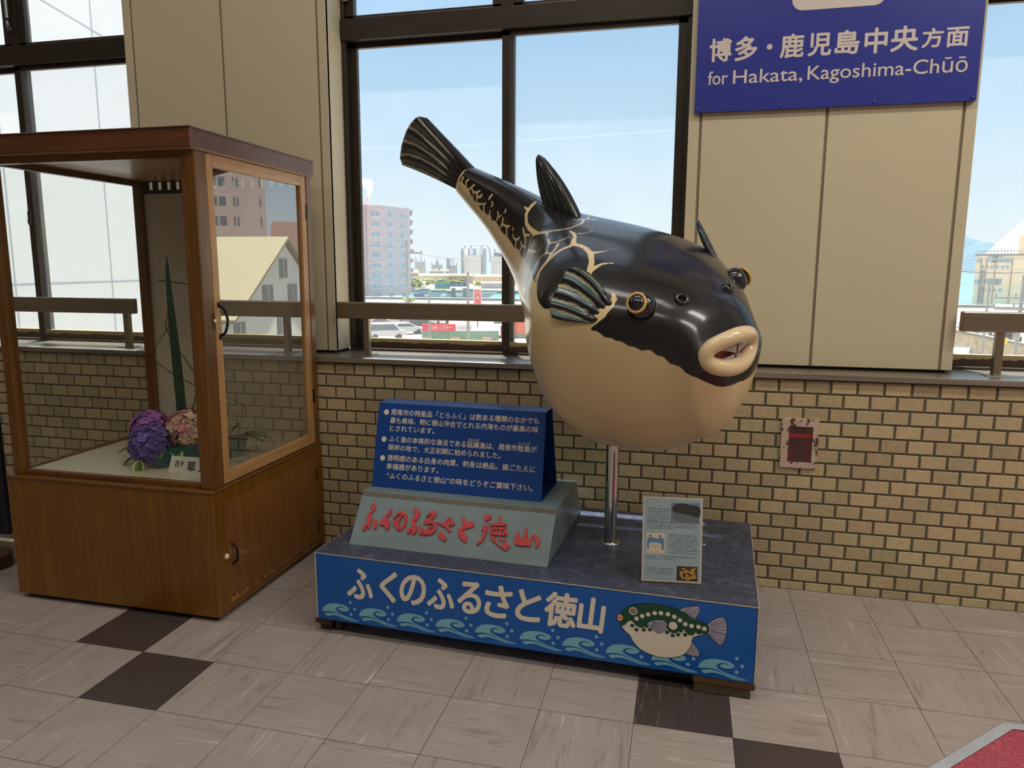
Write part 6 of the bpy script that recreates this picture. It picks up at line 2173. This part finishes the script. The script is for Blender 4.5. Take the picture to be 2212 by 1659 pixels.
mb.hexa([(ya, 0, za), (wpd(3.6, D), 0, za), (wpd(3.6, D), 80, za), (ya, 80, za)], [(wpd(3.9, D), 38, zb), (wpd(4.2, D), 38, zb), (wpd(4.2, D), 42, zb), (wpd(3.9, D), 42, zb)])
mb.build('roof', plain('pale_roof', (116, 115, 120), 0.9, var=0.02, spec=0.05), gr)
m_hill = plain('hazy_blue_hill', (52, 84, 102), 0.9, var=0.10, scale=0.004)  # blue of the distance haze is put into the hill colour
for (az, D, w, e_, lab) in ((17.6, 3600, 300, .0385, 'taller distant hill beyond the sea in the right window'), (19.2, 2900, 190, .030, 'lower distant hill in front, right of the taller one')):
    rg = random.Random(int(az * 10))
    p, r = frame_at(az, D)
    th = thing('hill', lab, 'hill', (p[0], p[1], GZ - 1.2), r)
    mb = MB()
    n = 24
    G = []
    for i in range(n + 1):
        for j in range(n + 1):
            x, y = (i / n - .5) * 2, (j / n - .5) * 2
            d2 = math.hypot(x, y)
            z = max(0, math.cos(min(1, d2) * math.pi / 2)) ** 1.2 * hgt(e_, D) * (1 + .10 * math.sin(7 * x + 2) + .05 * rg.uniform(-1, 1))
            G.append((x * w, y * w, z))
    mb.add(G, [(i * (n + 1) + j, (i + 1) * (n + 1) + j, (i + 1) * (n + 1) + j + 1, i * (n + 1) + j + 1) for i in range(n) for j in range(n)], True)
    mb.build('slope', m_hill, th)
D = 86.0
p, r = frame_at(19.4, D)
rw = thing('retaining_wall', 'sloping stone retaining wall with a pale coping behind the dark blue car', 'wall', (p[0], p[1], GZ), r)
mb = MB()
mb.hexa([(-3.2, 0, 0), (4.5, -7, 0), (4.5, -6, 0), (-3.2, 1, 0)], [(-3.2, 0, 2.0), (4.5, -7, 1.1), (4.5, -6, 1.1), (-3.2, 1, 2.0)])
mb.build('stonework', plain('stone', (190, 172, 140), 0.9, var=0.25, scale=2), rw)
mb = MB()
mb.hexa([(-3.2, -.2, 2.0), (4.5, -7.2, 1.1), (4.5, -5.8, 1.1), (-3.2, 1.2, 2.0)], [(-3.2, -.2, 2.25), (4.5, -7.2, 1.35), (4.5, -5.8, 1.35), (-3.2, 1.2, 2.25)])
mb.build('coping', plain('coping', (130, 122, 106), 0.8), rw)
o = make_car('blue')
p, r = frame_at(18.35, 74)
o.location, o.rotation_euler = (p[0], p[1], GZ), (0, 0, r + math.radians(84))
tag(o, 'dark blue car seen from behind at the bottom of the right window', 'car')
p, r = frame_at(20.55, 73)
th = thing('road_barrier_post', 'bright yellow post by the roadside in the right window', 'post', (p[0], p[1], GZ), r)
mb = MB()
mb.box((-.18, -.18, 0), (.18, .18, 2.4))
mb.box((-.18, -.18, 1.9), (.5, .18, 2.4))
mb.build('post', plain('traffic_yellow', (232, 190, 50), 0.5), th)
p, r = frame_at(21.6, 92)
th = thing('parking_deck', 'green screened parking deck with pale railings in the right window', 'building', (p[0], p[1], GZ), r)
block(th, 'deck', m_rg2, -3.2, 9, 0, 8, 1.6, 2.1)
block(th, 'green_screen', plain('screen_green', (70, 160, 120), 0.6, var=0.1), -2.4, 9, .2, .4, 2.3, 3.3)
for k in range(5):
    block(th, 'railing_post', m_boatw, -2.9 + k * 2.2, -2.75 + k * 2.2, -.2, -.05, 0, 3.4)
block(th, 'roof', m_boatw, -2.6, 9, -.4, 8, 3.9, 4.2)
for k, (az, D, col, turn, lab) in enumerate(((18.9, 112, 'white', 30, 'white car in the yard left of the yellow post, furthest left'), (19.5, 108, 'silver', 30, 'silver car in the yard behind the retaining wall'), (21.0, 98, 'dark', 80, 'dark car parked under the green parking deck'))):
    o = copy_tree(protos[(col, False)])
    p, r = frame_at(az, D)
    o.location, o.rotation_euler = (p[0], p[1], GZ), (0, 0, r + math.radians(turn))
    o['label'] = lab
    o['group'] = 'cars in the yard at the right'

# buildings seen only as reflections in the showcase door
OX = -3.64


def pol2(az, D):
    a = math.radians(az)
    return (OX + D * math.sin(a), CAM[1] + D * math.cos(a))


D = 62.0
q = pol2(30.72, D)
gth = math.radians(-98.6)
gh = thing('gabled_hall', 'cream roofed gabled hall reflected in the showcase door', 'building', (q[0], q[1], GZ), gth)
zr, ze = hgt(.0362, D), hgt(-.055, D)
hwid = 9.5
m_croof = plain('cream_roof', (150, 142, 112), 0.7, var=0.03)
m_cwall = plain('pale_cladding', (240, 242, 236), 0.8, var=0.04)
mb = MB()
mb.add([(-hwid, 0, 0), (hwid, 0, 0), (hwid, 0, ze), (0, 0, zr - .2), (-hwid, 0, ze), (-hwid, 18, 0), (hwid, 18, 0), (hwid, 18, ze), (0, 18, zr - .2), (-hwid, 18, ze)], [(0, 1, 2, 3, 4), (5, 9, 8, 7, 6), (0, 4, 9, 5), (1, 6, 7, 2), (2, 7, 8, 3), (3, 8, 9, 4)])
gw = mb.build('wall', m_cwall, gh)
mb = MB()
for s in (-1, 1):
    mb.add([(s * (hwid + .5), -.5, ze - .35), (0, -.5, zr), (0, 18.5, zr), (s * (hwid + .5), 18.5, ze - .35), (s * (hwid + .5), -.5, ze - .1), (0, -.5, zr + .25), (0, 18.5, zr + .25), (s * (hwid + .5), 18.5, ze - .1)], [(0, 1, 5, 4), (4, 5, 6, 7), (2, 3, 7, 6), (3, 0, 4, 7)])
mb.build('roof', m_croof, gh)
first = True
proto = win_mesh(gh, 1.9, 1.5, m_wind, True)
for (x, z, w) in ((3.4, hgt(-.045, D), 1), (-1.5, hgt(-.045, D), 1), (8.4, hgt(-.085, D), .9), (1.0, hgt(-.085, D), .9), (.2, zr - 3.0, .8)):
    o = proto if first else copy_tree(proto, gh)
    first = False
    o.location = (x, 0, z)
    o.scale = (w, 1, 1)
D = 118.0
q = pol2(31.81, D)
pb = thing('pink_office_block', 'pinkish grey office block with small square windows reflected in the showcase door', 'building', (q[0], q[1], GZ), -math.radians(33))
m_pob = plain('pinkish_render', (226, 196, 184), 0.85, var=0.04, scale=0.2)
block(pb, 'wall', m_pob, 0, 24, 0, 14, 0, hgt(.16, D))
block(pb, 'annex', plain('dusty_pink_render', (214, 172, 160), 0.85, var=0.04), -9.5, -1.0, 3, 16, 0, hgt(.0605, D))
proto = win_mesh(pb, .9, 1.35, m_wind, False)
first = True
for row in range(5):
    for x, w in ((7.2, 1), (6.0, 1), (4.4, .25), (3.9, .25), (.7, .2), (9.4, 1), (10.6, 1)):
        o = proto if first else copy_tree(proto, pb)
        first = False
        o.location = (x, 0, hgt(.125 - .0242 * row, D))
        o.scale = (w, 1, 1)
